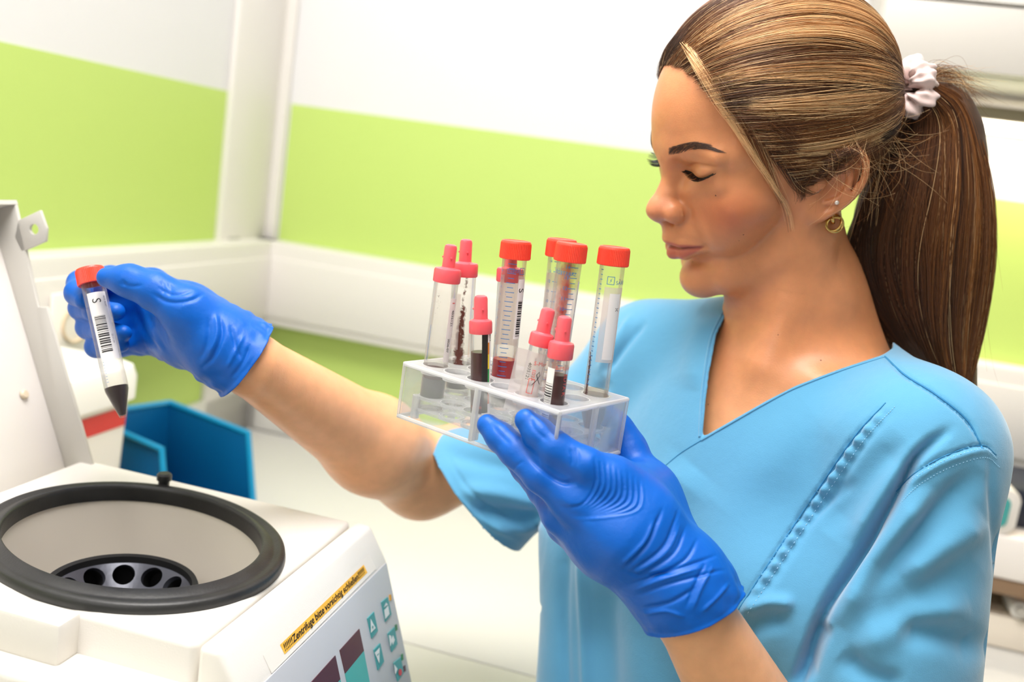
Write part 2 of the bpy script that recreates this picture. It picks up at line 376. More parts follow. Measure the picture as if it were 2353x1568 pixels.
# lower shell with its ledge, and the block beside the lid hinge
MB().box((-.285, -.150, .008), (.0, .150, .1885), .006, 3).build('lower_shell', M_case, cen)
ls = bpy.data.objects['lower_shell']
cut = MB(ell).lathe([(0, .06), (.86, .06), (.86, .25), (0, .25)], 96).build('cut', None); cut.parent = cen; bpy.context.view_layer.update(); boolean(ls, [cut])
MB().box((-.27, -.134, .187), (-.096, -.113, .2155), .003).build('hinge_block', M_case, cen)
# front shell: bezel slope and panel slope
b0, b1, b2 = np.array([.0, .216]), np.array([.0178, .1893]), np.array([.060, .070])
MB().prism([(-.014, -.117, .216), (0, -.117, .216), (.0178, -.117, .1893), (.060, -.117, .070), (.062, -.117, .008), (-.014, -.117, .008)], (0, .235, 0), .004, 3).build('front_shell', M_case, cen)
for (x, y) in ((-.24, -.1), (-.24, .1), (.02, -.09), (.02, .09)):
    MB().lathe([(.012, 0), (.012, .012), (0, .012), ], 20, c=(x, y, 0)).build('foot', M_blk, cen)
# sealing ring
pro = [(.835, .212), (.832, .222), (.838, .2252), (.85, .2258), (.905, .2225), (.925, .2218), (.955, .2232), (.978, .2225), (.992, .2215), (1.0, .2175), (.995, .2150), (.93, .2145), (.86, .2145)]
ring = MB(ell).lathe(pro, 128, closed=True).build('sealing_ring', M_blk, cen, ang=60); ring['label'] = 'scuffed black rubber sealing ring'
# bowl
MB(ell).lathe([(.850, .219), (.846, .205), (.80, .16), (.70, .1), (.62, .075), (.2, .072), (0, .072)], 96).build('bowl', mat('cream_bowl', '#e9e1d4', .38), cen, ang=60)
MB().lathe([(.0045, 0), (.0045, .009), (.006, .0095), (.006, .014), (.0045, .0155), (0, .0155)], 18, c=cl(onz(375, 1128, ZB+.216))).build('latch_pin', M_blk, cen)
# rotor with eight cups
rz = .1815; rc = (RC[0]-.006, RC[1]-.002)
M_rot = mat('slate_rotor', '#4c4e58', .32, .35, bump=.1, bscale=300, var=.15, vscale=60)
M_cup = mat('rotor_cup_black', '#08080a', .6)
def rl(x, y, z): return (rc[0]+x, rc[1]+y, z)
rot = MB(rl).lathe([(0, rz-.05), (.046, rz-.05), (.051, rz-.012), (.051, rz-.0035), (.0480, rz-.0035), (.021, rz-.0285), (0, rz-.0285)], 72).build('rotor', M_rot, cen)
cut = []
ph0 = radians(123); NH = 12
for k in range(NH):
    a = ph0 + k*2*pi/NH; ax = np.array([cos(a)*-.68, sin(a)*-.68, .733]); c = np.array([cos(a)*.0408, sin(a)*.0408, rz-.0098])
    m = MB(rl).lathe([(0, -.03), (.0082, -.03), (.0082, .02), (0, .02)], 28, c=c, ax=ax).build('cut', None); m.parent = cen; cut.append(m)
bpy.context.view_layer.update(); boolean(rot, cut)
for k in range(NH):
    a = ph0 + k*2*pi/NH; ax = np.array([cos(a)*-.68, sin(a)*-.68, .733]); c = np.array([cos(a)*.0408, sin(a)*.0408, rz-.0098])
    MB(rl).lathe([(0, -.029), (.0079, -.029), (.0079, -.004)], 24, c=c, ax=ax).build('tube_cup', M_cup, rot)
MB(rl).lathe([(.0485, rz-.004), (.0488, rz+.0015), (.0525, rz+.0022), (.0535, rz), (.0535, rz-.03), (.051, rz-.03)], 72).build('rotor_rim', M_cup, rot)
MB(rl).lathe([(.0125, rz-.029), (.0125, rz-.021), (.011, rz-.0195), (.0065, rz-.0195), (.006, rz-.0215), (0, rz-.0215)], 6).build('rotor_nut', mat('dark_nut', '#2a2b30', .35, .5), rot)
# control panel on the front slope
n_p = np.array([(b1-b2)[1], 0, -(b1-b2)[0]]); n_p /= np.linalg.norm(n_p)
if n_p[0] < 0: n_p = -n_p
pw = np.array([CW(b1[0], 0, b1[1])]); nw = cX*n_p[0]+EZ*n_p[2]
def pp(x, y, off=0.0): return cl(onplane(x, y, pw[0]+nw*off, nw))
def pc(x, y, off=0.0): return pp(620+x/5.262, 1270+y/5.262, off)
dv = np.array([(b2-b1)[0], 0, (b2-b1)[1]]); dv /= np.linalg.norm(dv)
def pf(u, v, off=0): return np.array([b1[0], u, b1[1]]) + dv*v + n_p*off
M_pan = mat('lilac_grey_panel', '#c3c6cd', .38)
pan = MB().prism([pf(-.113, .001), pf(.1135, .001), pf(.1135, .125), pf(-.113, .125)], n_p*.0012, .0005).build('control_panel', M_pan, cen)
M_teal = mat('teal_button', '#3f9fa2', .4); M_icon = mat('white_print', '#eef3f2', .5); M_mar = mat('maroon_display', '#5a2c36', .25); M_tq = mat('turquoise_window', '#4fb3ae', .3)
def plate(name, pts, m, th=.0008, par=pan, lift=.0012):
    return MB().prism([pc(x, y, lift) for x, y in pts], n_p*th).build(name, m, par, smooth=False)
def icon(polys, m=M_icon, par=None, lift=.0023):
    b = MB()
    for q in polys: b.bm.faces.new([b.bm.verts.new(pc(x, y, lift)) for x, y in q])
    return b.build('symbol', m, par, smooth=False)
bt = plate('button', [(1250, 720), (1298, 950), (1225, 1040), (1172, 800)], M_teal)
icon([[(1218, 800), (1280, 915), (1222, 975)]], par=bt); icon([[(1236, 905), (1252, 888), (1254, 900), (1238, 918)], [(1240, 885), (1245, 880), (1252, 920), (1247, 926)]], M_teal, bt, .0026)
bt = plate('button', [(1325, 1100), (1372, 1320), (1300, 1425), (1250, 1180)], M_teal)
icon([[(1268, 1215), (1328, 1150), (1325, 1345)]], par=bt); icon([[(1296, 1240), (1320, 1218), (1322, 1228), (1298, 1252)]], M_teal, bt, .0026)
bt = plate('button', [(1418, 540), (1462, 750), (1392, 840), (1342, 605)], M_teal)
icon([[(1382, 700), (1432, 640), (1448, 745), (1396, 808)], [(1378, 668), (1405, 605), (1424, 625), (1432, 628)]], par=bt)
bt = plate('button', [(1500, 905), (1535, 1110), (1468, 1205), (1420, 985)], M_teal)
icon([[(1438, 1000), (1470, 1010), (1468, 1050), (1490, 1000), (1512, 1060), (1488, 1120), (1478, 1080), (1458, 1140)]], par=bt)
bt = plate('button', [(1575, 1270), (1610, 1460), (1540, 1560), (1490, 1340)], M_teal)
icon([[(1502, 1350), (1545, 1410), (1518, 1480)]], par=bt); icon([[(1578+22*cos(k*pi/8), 1450+42*sin(k*pi/8)) for k in range(16)]], mat('red_dot', '#d3384a', .4), bt, .0026)
for pts, c in (([(1440, 515), (1460, 508), (1468, 575), (1446, 585)], '#e6a423'), ([(1512, 880), (1530, 868), (1540, 935), (1520, 948)], '#0f7d4a'), ([(1585, 1240), (1603, 1225), (1611, 1295), (1593, 1310)], '#0f7d4a'), ([(1612, 1380), (1632, 1365), (1640, 1430), (1620, 1448)], '#4a2338')):
    plate('indicator', pts, mat('indicator', c, .3), .0006)
plate('display', [(840, 1185), (1075, 925), (1130, 1190), (905, 1465)], M_mar, .0006)
plate('display', [(905, 1467), (1130, 1192), (1210, 1620), (990, 1880)], M_tq, .0006)
plate('display', [(495, 1570), (785, 1248), (845, 1535), (560, 1860)], M_mar, .0006)
plate('display', [(560, 1862), (845, 1537), (915, 1850), (640, 2170)], M_tq, .0006)
# paper sticker on the bezel slope
n_b = np.array([(b0-b1)[1], 0, -(b0-b1)[0]]); n_b /= np.linalg.norm(n_b)
if n_b[0] < 0: n_b = -n_b
nbw = cX*n_b[0]+EZ*n_b[2]; pb = CW(b0[0], 0, b0[1])
def bp_(x, y, off=0.0): return cl(onplane(620+x/5.262, 1270+y/5.262, pb+nbw*off, nbw))
bl0, bl1, bh1, bh0 = bp_(160, 1255), bp_(1160, 255), bp_(1145, 140), bp_(132, 1100)
ud = ((bl1-bl0)+(bh1-bh0))/2; Ls = np.linalg.norm(ud); ud /= Ls
vd = np.cross(n_b, ud); o_b = (bl0+bl1+bh0+bh1)/4 - ud*Ls/2
hs_ = .5*(abs((bh0-bl0) @ vd)+abs((bh1-bl1) @ vd))
def bf(u, v, off=.0004): return o_b + ud*u + vd*v + n_b*off
tape = from_py('clear_tape', [bf(-.02, -hs_*.95, .0002), bf(Ls+.016, -hs_*.95, .0002), bf(Ls+.016, hs_*.9, .0002), bf(-.02, hs_*.9, .0002)], [(0, 1, 2, 3)], mat('tape', '#eee9e0', .18), cen)
tape['label'] = 'yellow taped paper notice'
M_yel = mat('yellow_paper', '#f2b945', .7, var=.12, vscale=60)
fl = Flat().rect(0, -hs_/2, Ls, hs_/2, 6); st = fl.build('notice', M_yel, lambda u, v: bf(u, v), tape)
v, f = text_verts('!!!!!!Zentrifuge bitte vorsichtig schließen!!!!!!', hs_*.92, shear=.25, bold=.00008)
wv = v[:, 0].max()-v[:, 0].min(); v[:, 0] = (v[:, 0]-v[:, 0].min())/wv*Ls*.965+Ls*.012
v[:, 1] = v[:, 1] - hs_*.28
Flat().add(v, f).build('lettering', mat('black_ink', '#15120f', .6), lambda u, v: bf(u, v, .0008), tape)
# lid, standing open at the back
lf = [(-.283, .207), (-.255, .212), (-.3117, .347), (-.3211, .344), (-.3483, .4297), (-.3740, .4200)]
lid = MB().prism([(-.283, -.11, .207), (-.3740, -.11, .4200), (-.379, -.11, .418), (-.288, -.11, .205)], (0, .22, 0), .001).build('lid', mat('white_lid_sheet', '#ece7e2', .4), cen)
M_fl = mat('grey_lid_flange', '#ccc9c2', .45)
for y in (.1065, -.11): MB().prism([(a, y, b) for a, b in lf], (0, .0035, 0), .0008).build('flange', M_fl, lid)
MB().prism([(-.3483, -.11, .4297), (-.3740, -.11, .42), (-.3755, -.11, .4235), (-.350, -.11, .4332)], (0, .22, 0)).build('flange', M_fl, lid)
py0 = CW(0, .105, 0)
tabp = [cl(onplane(x, y, py0, cY)) for x, y in ((38, 507), (89, 483), (104, 525), (102, 555), (46, 580), (30, 545))]
tab = MB().prism([(p[0], .1065, p[2]) for p in tabp], (0, .003, 0), .0006).build('latch_tab', M_fl, lid)
hc = cl(onplane(75, 527, py0, cY))
cut = MB().lathe([(0, -.01), (.0046, -.01), (.0046, .02), (0, .02)], 24, c=(hc[0], .1065, hc[2]), ax=(0, 1, 0)).build('cut', None); cut.parent = cen; bpy.context.view_layer.update()
tab.parent = cen; bpy.context.view_layer.update(); boolean(tab, [cut]); tab.parent = lid
nl = np.array([.213, 0, .091]); nl /= np.linalg.norm(nl)
sc = np.array([-.311, .035, .273])
MB().lathe([(.004, -.0005), (.004, .0015), (.003, .0025), (0, .0025)], 16, c=cl(onplane(55, 907, CW(-.283, 0, .207)+(cX*nl[0]+EZ*nl[2])*.001, cX*nl[0]+EZ*nl[2])), ax=nl).build('screw', mat('cream_screw', '#d9c9b0', .4), lid)

# ------------------------------------------------------------------ tube rack in the gloved hand
RZ = P(1287, 946, .59)[2]
_B = onz(1287, 946, RZ); _A = onz(940, 822, RZ); _C = onz(1430, 905, RZ)
_u = (_A-_B)/np.linalg.norm(_A-_B); _v = (_C-_B)/np.linalg.norm(_C-_B); _m = (_u+_v)/np.linalg.norm(_u+_v); _w = (_u-_v)/np.linalg.norm(_u-_v)
RU, RV = (_m+_w)/sqrt(2), (_m-_w)/sqrt(2)
RL, RWd, RH = .133, .082, .040
R0k = _B - EZ*RH
rack = empty('tube_rack', 'clear acrylic test tube rack held from below by a gloved hand', 'rack', R0k, rotm(RU, RV, EZ) if np.dot(np.cross(RU, RV), EZ) > 0 else None)
RIGHT_H = np.dot(np.cross(RU, RV), EZ) > 0
def rk(u, v, z): return RU*u + RV*v + EZ*z if not RIGHT_H else np.array([u, v, z])
cols = [.016+.0205*k for k in range(6)]; rows = [.016, .041, .066]
M_acr = clear_mat('clear_acrylic', (.985, .988, .992), .05, .05, '#ffffff', .5)
M_acr2 = clear_mat('whitened_acrylic_edge', (.985, .985, .995), .08, .40, '#ffffff', .8)  # white mixed in for the bright refraction along the edges
b = MB(rk).box((0, 0, RH-.0025), (RL, RWd, RH), .0012)
top = b.build('top_plate', M_acr, rack)
def hole_cut(z0, z1, r):
    b = MB(rk)
    for u in cols:
        for v in rows: b.lathe([(0, z0), (r, z0), (r, z1), (0, z1)], 28, c=(u, v, 0))
    o = b.build('cut', None); o.parent = rack; bpy.context.view_layer.update(); return o
boolean(top, [hole_cut(RH-.006, RH+.003, .0091)])
b = MB(rk)
for u in cols:
    for v in rows: b.lathe([(.0091, RH-.006), (.0099, RH-.006), (.0099, RH+.0003), (.0091, RH+.0003)], 28, c=(u, v, 0), closed=True)
b.build('hole_collars', M_acr2, rack)['kind'] = 'stuff'
for nm, a, c in (('side_wall', (0, 0, 0), (RL, .002, RH-.002)), ('side_wall', (0, RWd-.002, 0), (RL, RWd, RH-.002)), ('side_wall', (0, .002, 0), (.002, RWd-.002, RH-.002)), ('side_wall', (RL-.002, .002, 0), (RL, RWd-.002, RH-.002))):
    MB(rk).box(a, c, .0005).build(nm, M_acr, rack)
b = MB(rk)     # polished edges, their bright glints put in as milky white
for (a, c) in (((0, 0), (RL, 0)), ((0, RWd), (RL, RWd)), ((0, 0), (0, RWd)), ((RL, 0), (RL, RWd))):
    for z in (.0012, RH-.001): b.tube([(a[0], a[1], z), (c[0], c[1], z)], .0016, 8)
for u, v in ((0, 0), (RL, 0), (0, RWd), (RL, RWd)): b.tube([(u, v, 0), (u, v, RH)], .0012, 6)
b.build('whitened_edges', M_acr2, rack)
for u, v in ((.066, .0005), (.066, RWd-.0005), (.0005, .043), (RL-.0005, .043)):
    MB(rk).box((u-.0018, v-.0018, 0), (u+.0018, v+.0018, RH), .0008).build('rib', M_acr2, rack)
for z in (.0155, .0065):
    s_ = MB(rk).box((.006, .006, z), (RL-.006, RWd-.006, z+.002), .0004).build('shelf', M_acr, rack)
    boolean(s_, [hole_cut(z-.004, z+.006, .0086 if z > .01 else .006)])
    b = MB(rk)
    for u in cols:
        for v in rows: b.lathe([(.0086, z), (.0092, z), (.0092, z+.0024), (.0086, z+.0024)], 20, c=(u, v, 0), closed=True)
    b.build('hole_rims', M_acr2, rack)['kind'] = 'stuff'
for u in (.0265, .0675, .1085):
    for v in (.0285, .0535): MB(rk).lathe([(.0028, .001), (.0028, .0175), (.0018, .0175), (.0018, .001)], 14, c=(u, v, 0), closed=True).build('peg', M_acr2, rack)
for u in (.008, RL-.008, .07):
    for v in (.008, RWd-.008): MB(rk).lathe([(.003, .001), (.003, .0175), (.0019, .0175), (.0019, .001)], 14, c=(u, v, 0), closed=True).build('peg', M_acr2, rack)
def rkw(u, v, z=RH): return R0k + RU*u + RV*v + EZ*z

# ------------------------------------------------------------------ tubes
M_pp = clear_mat('clear_polypropylene', (.985, .975, .965), .06, .03, '#f8f1ec', .34, .10)
M_cap = mat('red_screw_cap', '#fb4a36', .32, bump=.1, bscale=900, Subsurface_Weight=.15, Subsurface_Radius=(.004, .0015, .001))
M_mon = mat('coral_monovette_cap', '#f6626c', .3, Subsurface_Weight=.25, Subsurface_Radius=(.004, .0015, .001))
M_blood = mat('dark_blood', '#47090f', .25); M_red = mat('bright_blood', '#b5142a', .25); M_sed = mat('blood_sediment', '#2a1a1e', .3)
M_blue = mat('blue_print', '#2f78bf', .5); M_redp = mat('red_print', '#e4584f', .5); M_lab = mat('paper_label', '#f6f1ef', .6); M_ink = mat('label_ink', '#1c1a1c', .6)
M_clr = clear_mat('clear_fluid', (.97, .93, .86), .05, .06, '#efe6d8', .2); M_pis = mat('dark_piston', '#1f2224', .4); M_gpis = mat('grey_piston', '#555b5d', .4)
M_lab2 = clear_mat('translucent_label', (1, .95, .94), .03, .62, '#f6ebea', .7, .4)
def smear_mat(name, col, sc, lo, hi):
    m = bpy.data.materials.new(name); m.use_nodes = True; nt = m.node_tree; nt.nodes.clear()
    out = nt.nodes.new('ShaderNodeOutputMaterial'); tr = nt.nodes.new('ShaderNodeBsdfTransparent'); b = nt.nodes.new('ShaderNodeBsdfPrincipled')
    b.inputs['Base Color'].default_value = srgb(col); b.inputs['Roughness'].default_value = .4
    at = nt.nodes.new('ShaderNodeAttribute'); at.attribute_name = 'w'
    tc = nt.nodes.new('ShaderNodeTexCoord'); n = nt.nodes.new('ShaderNodeTexNoise'); n.inputs['Scale'].default_value = sc; n.inputs['Detail'].default_value = 6; n.inputs['Roughness'].default_value = .7
    nt.links.new(tc.outputs['Object'], n.inputs['Vector'])
    ad = nt.nodes.new('ShaderNodeMath'); ad.operation = 'ADD'; nt.links.new(n.outputs['Fac'], ad.inputs[0]); nt.links.new(at.outputs['Fac'], ad.inputs[1])
    mr = nt.nodes.new('ShaderNodeMapRange'); mr.inputs['From Min'].default_value = lo; mr.inputs['From Max'].default_value = hi; nt.links.new(ad.outputs[0], mr.inputs['Value'])
    mx = nt.nodes.new('ShaderNodeMixShader'); nt.links.new(mr.outputs[0], mx.inputs[0]); nt.links.new(tr.outputs[0], mx.inputs[1]); nt.links.new(b.outputs[0], mx.inputs[2]); nt.links.new(mx.outputs[0], out.inputs[0])
    return m
M_smear = smear_mat('dried_blood_smear', '#6e2a18', 350, .8, 1.05); M_smear2 = smear_mat('red_blood_film', '#c22a22', 120, .75, 1.6); M_spot = smear_mat('blood_specks', '#5a1216', 900, 1.02, 1.06)
class TubeB:
    """one tube: tip at 'tip', axis towards 'top'; angle 0 looks at the camera, positive to the right"""
    def __init__(s, name, label, tip, top, r, group='sample tubes in the clear rack'):
        s.tip = np.array(tip); s.ax = np.array(top)-s.tip; s.L = np.linalg.norm(s.ax); s.ax /= s.L; s.r = r
        v = EYE - s.tip; v -= s.ax*(v @ s.ax); s.X = v/np.linalg.norm(v); s.Y = np.cross(s.X, -s.ax)
        if s.Y @ RT < 0: s.Y = -s.Y
        s.o = empty(name, label, 'test tube', s.tip, group=group)
    def f(s, a, b, c): return s.X*a + s.Y*b + s.ax*c
    def cyl(s, h0=0, k=1.012):      # (u arc, v height) print on the wall
        return lambda u, v: s.f(s.r*k*cos(u/s.r), s.r*k*sin(u/s.r), h0+v)
    def lathe(s, name, prof, m, n=32, par=None, ang=40): return MB(s.f).lathe(prof, n).build(name, m, par or s.o, ang=ang)
    def patch(s, name, a0, a1, h0, h1, m, k=1.01, n=10, par=None):
        a0, a1 = radians(a0), radians(a1)
        v = []; q = []
        for i in range(n+1):
            a = a0+(a1-a0)*i/n
            v += [s.f(s.r*k*cos(a), s.r*k*sin(a), h0), s.f(s.r*k*cos(a), s.r*k*sin(a), h1)]
        for i in range(n): q.append((2*i, 2*i+2, 2*i+3, 2*i+1))
        return from_py(name, v, q, m, par or s.o, True)
    def smear(s, name, path, m, k=.96):   # path: (height, centre angle, half width deg, weight)
        v = []; q = []; wt = []; n = 12
        for h, c, hw, ww in path:
            for i in range(n+1):
                t = -1+2*i/n; a = radians(c+hw*t); v.append(s.f(s.r*k*cos(a), s.r*k*sin(a), h)); wt.append(ww*(1-abs(t)**1.6))
        for j in range(len(path)-1):
            for i in range(n): q.append((j*(n+1)+i, j*(n+1)+i+1, (j+1)*(n+1)+i+1, (j+1)*(n+1)+i))
        o = from_py(name, v, q, m, s.o, True)
        a = o.data.attributes.new('w', 'FLOAT', 'POINT'); a.data.foreach_set('value', wt); return o
def knurl(b_mb, prof, n, band, amt):
    pass
def screw_tube(name, label, tip, top, group='sample tubes in the clear rack', L=None):
    t = TubeB(name, label, tip, top, .0084, group); r = t.r; L = t.L
    hb = L-.0125
    t.lathe('tube_body', [(0, 0), (.0022, .0003), (.0028, .002), (r*.97, .0205), (r, .023), (r, hb+.004)], M_pp)
    nb = 112; pro = [(.0103, hb), (.0106, hb+.0004), (.0108, hb+.0008), (.0106, L-.0022), (.0103, L-.0012), (.0097, L-.0002), (.0088, L), (.0082, L-.0004), (0, L-.0004)]
    b = MB(t.f).lathe(pro, nb)
    vs = list(b.bm.verts)
    for ri in (2, 3):
        for i in range(nb):
            if i % 2:
                vtx = vs[ri*nb+i]; p = np.array(vtx.co); ax = t.ax*(p @ t.ax); vtx.co = Vector(ax+(p-ax)*.955)
    b.lathe([(.0103, hb), (.0088, hb)], nb)
    b.build('cap', M_cap, t.o, ang=35)
    return t, hb
def monovette(name, label, tip, top, r, rc, rk_, hk, hc):
    # knob of height hk on a collar of height hc
    t = TubeB(name, label, tip, top, r); L = t.L
    z1 = L-hk; z0 = z1-hc
    t.lathe('tube_body', [(0, .0), (r*.75, .0), (r*.95, .0008), (r, .003), (r, z0+.004)], M_pp)
    nb = 72
    b = MB(t.f).lathe([(r*.98, z0), (rc*.97, z0), (rc, z0+.0006), (rc, z1-.0018), (rc*.93, z1-.0004), (rk_*1.25, z1), (rk_*1.02, z1+.0008), (rk_, z1+.0015), (rk_*.97, L-.0022), (rk_*.85, L-.0007), (rk_*.55, L), (0, L)], nb)
    vs = list(b.bm.verts)
    for ri in (2, 3):
        for i in range(nb):
            if i % 2:
                p = np.array(vs[ri*nb+i].co); ax = t.ax*(p @ t.ax); vs[ri*nb+i].co = Vector(ax+(p-ax)*.968)
    b.build('cap', M_mon, t.o, ang=35)
    for k in range(3):
        a = 2*pi*k/3+.3; c = t.f(rk_*cos(a), rk_*sin(a), z1+hk*.45)
        MB().lathe([(.0007, -.0005), (.0007, .0006), (0, .0009)], 8, c=c, ax=c-t.ax*(c @ t.ax)).build('stud', M_mon, t.o)
    return t, z0
def placed(u, v, tx, ty, below):
    base = rkw(u, v)
    hs = np.arange(.02, .14, .0005); h = min(hs, key=lambda q: abs(pr(base+EZ*q)[1]-ty))
    top = P(tx, ty, pr(base+EZ*h)[2]); ax = (top-base)/np.linalg.norm(top-base)
    return base-ax*below, top, h
def ticks(t, h0, h1, n, u0, long=.0062, short=.0042, m=None, name='scale_marks'):
    fl = Flat()
    for i in range(n):
        h = h0+(h1-h0)*i/(n-1); w_ = long if i % 2 == 0 else short
        fl.rect(u0-w_/2, h-.00022, u0+w_/2, h+.00022, 4)
    return fl.build(name, m or M_blue, t.cyl(), t.o)
def barcode(t, u0, u1, h0, h1, n, par, rs, k=1.02, across=True):
    fl = Flat(); h = h0
    while h < h1:
        d = rs.choice([.0004, .0007, .0011]); fl.rect(u0, h, u1, min(h+d, h1), 5); h += d+rs.choice([.0004, .0006, .001])
    return fl.build('barcode', M_ink, t.cyl(0, k), par)
rs = random.Random(3)
LW, RW_ = cols, rows
# front-left tall monovette, empty
tip, top, h = placed(cols[5], rows[0], 1037, 562, .034)
t, z0 = monovette('blood_tube', 'tall coral-capped tube at the left front corner of the rack, nearly empty', tip, top, .0085, .0095, .0045, .0165, .0098)
t.lathe('piston', [(0, .010), (t.r*.95, .010), (t.r*.95, .025), (0, .025)], M_gpis); t.lathe('blood', [(0, .0252), (t.r*.94, .0252), (t.r*.94, .032), (0, .032)], M_blood)
l = t.patch('label', 32, 78, .038, z0-.010, M_lab); Flat().text('4035121', 0, 0, .0034, rot=-pi/2).build('lettering', M_ink, lambda u, v: t.cyl(0, 1.02)(u+.0073, v+z0-.018), l)
Flat().text('2026-07', 0, 0, .003, rot=-pi/2).build('lettering', M_ink, lambda u, v: t.cyl(0, 1.02)(u+.0067, v+.055), l); Flat().rect(.0066, z0-.0135, .0092, z0-.0129, 2).build('lettering', M_redp, t.cyl(0, 1.02), l)
t.smear('blood_specks', [(.06, -10, 55, 0.0), (z0-.03, -25, 55, .40), (z0-.006, -30, 50, .44)], M_spot); Flat().rect(-.0078, .038, -.0075, z0-.03).build('scale_line', M_blue, t.cyl(), t.o)
# tall monovette behind it with the brown smear
tip, top, h = placed(cols[5], rows[1], 1072, 550, .034)
t, z0 = monovette('blood_tube', 'tall coral-capped tube with a thick brown blood smear, behind the left corner tube', tip, top, .0085, .0095, .0045, .0165, .0098)
t.lathe('piston', [(0, .016), (t.r*.95, .016), (t.r*.95, .031), (0, .031)], M_pis)
t.smear('blood_smear', [(.034, 0, 44, .66), (.048, -4, 40, .66), (.062, -2, 34, .62), (.075, 6, 26, .56), (.078, 0, 12, .4), (.088, 8, 16, .44), (.1, 18, 16, .5), (.107, 22, 14, .45)], M_smear, .99)
t.patch('label', -60, -10, .045, z0-.012, M_lab2, 1.01)
# tall monovette half hidden behind the first screw-cap tube
tip, top, h = placed(cols[4]-.012, rows[1]+.012, 1176, 566, .034)
t, z0 = monovette('blood_tube', 'tall coral-capped tube mostly hidden behind the blood-filled screw-cap tube', tip, top, .0085, .0095, .0045, .0150, .0098)
t.smear('blood_specks', [(.06, -20, 55, .3), (z0-.008, -25, 55, .42)], M_spot); t.lathe('piston', [(0, .01), (t.r*.95, .01), (t.r*.95, .024), (0, .024)], M_gpis)
# short monovette with the coloured label
tip, top, h = placed(cols[3], rows[0], 1105, 679, .034)
t, z0 = monovette('blood_tube', 'short coral-capped tube of dark blood with a black, yellow and green label', tip, top, .0067, .0078, .0047, .0165, .0090)
t.lathe('blood', [(0, .012), (t.r*.95, .012), (t.r*.95, .053), (0, .053)], M_blood); t.lathe('piston', [(0, .004), (t.r*.95, .004), (t.r*.95, .0118), (0, .0118)], M_gpis)
l = t.patch('label', 8, 88, .010, .0715, M_lab, 1.015); t.patch('black_band', 8, 46, .012, .0700, mat('label_black', '#23211f', .5), 1.025, par=l)
for a, b_, c in ((.018, .030, '#e8632c'), (.030, .042, '#1f9a4a'), (.042, .052, '#f0d72c'), (.052, .060, '#e08a2a')): t.patch('colour_field', 46, 60, a, b_, mat('label_colour', c, .5), 1.025, par=l)
Flat().text('Monovette®', -.0085, .0655, .0036).build('lettering', M_redp, t.cyl(), t.o); Flat().text('SARSTEDT', -.007, .015, .0022).build('lettering', M_redp, t.cyl(), t.o)
Flat().text('20502', 0, 0, .0034, rot=-pi/2).build('lettering', M_ink, lambda u, v: t.cyl(0, 1.03)(u+.0073, v+.069), l)
# screw-cap tube with red blood
tip, top, h = placed(cols[3], rows[1], 1187, 553, .034)
t, hb = screw_tube('screw_cap_tube', 'red screw-cap tube with blue scale marks and bright red blood at the bottom', tip, top)
t.lathe('blood', [(0, .034), (t.r*.95, .034), (t.r*.95, .0465), (0, .0465)], M_red)
ticks(t, .036, hb-.003, 25, -.0012); fl = Flat()
for i in range(13): fl.text(str(i+2), -.0105, .042+i*(hb-.051)/12, .0024)
fl.build('scale_numbers', M_blue, t.cyl(), t.o)
l = t.patch('label', 30, 80, .062, hb-.013, M_lab, 1.02); Flat().text('S', 0, 0, .0072, rot=-pi/2).build('lettering', M_ink, lambda u, v: t.cyl(0, 1.03)(u+.0052, v+hb-.019), l)
barcode(t, .0058, .0100, .064, hb-.028, 0, l, rs, 1.03)
fl = Flat().rect(.0045, hb-.0098, .0049, hb-.0052).rect(.0085, hb-.0098, .0089, hb-.0052).rect(.0045, hb-.0098, .0089, hb-.0094, 2).rect(.0045, hb-.0056, .0089, hb-.0052, 2).poly([(.0059, hb-.0088), (.0073, hb-.0078), (.0067, hb-.0074), (.0077, hb-.0062), (.0063, hb-.0072), (.0069, hb-.0076)])
fl.text('STEDT', .0040, hb-.0087, .0030, mirror=True).build('lettering', M_blue, t.cyl(), t.o)
t.patch('label_back', 110, 250, .055, hb-.012, M_lab2, .99)
# two screw-cap tubes in the middle
tip, top, h = placed(cols[2], rows[2], 1292, 549, .034)
t, hb = screw_tube('screw_cap_tube', 'rear middle red screw-cap tube, half hidden behind the red-stained one', tip, top)
ticks(t, .036, hb-.003, 13, -.0022, .0032, .0032); fl = Flat()
for i in range(13): fl.text(str(i+2), -.0082, .036+i*(hb-.039)/12-.001, .0028)
fl.text('STEDT', .0055, hb-.009, .003, mirror=True); fl.build('scale_numbers', M_blue, t.cyl(), t.o); t.patch('label_back', 110, 250, .05, hb-.012, M_lab2, .99)
tip, top, h = placed(cols[1], rows[1], 1315, 558, .034)
t, hb = screw_tube('screw_cap_tube', 'front middle red screw-cap tube with a red-stained inner wall and numbered scale', tip, top)
t.smear('blood_film', [(.02, 0, 60, .8), (.05, 0, 55, .8), (.075, -8, 45, .85), (.095, 0, 62, .95), (hb, 0, 70, .95)], M_smear2)
ticks(t, .036, hb-.003, 25, .0042, .0058, .0036); fl = Flat()
for i in range(13): fl.text(str(i+2), -.0022, .036+i*(hb-.039)/12-.0012, .0033)
fl.text('SARSTEDT', .006, hb-.0085, .0034, mirror=True); fl.build('scale_numbers', M_blue, t.cyl(), t.o); l = t.patch('label', 62, 100, .04, hb-.012, M_lab, 1.02)
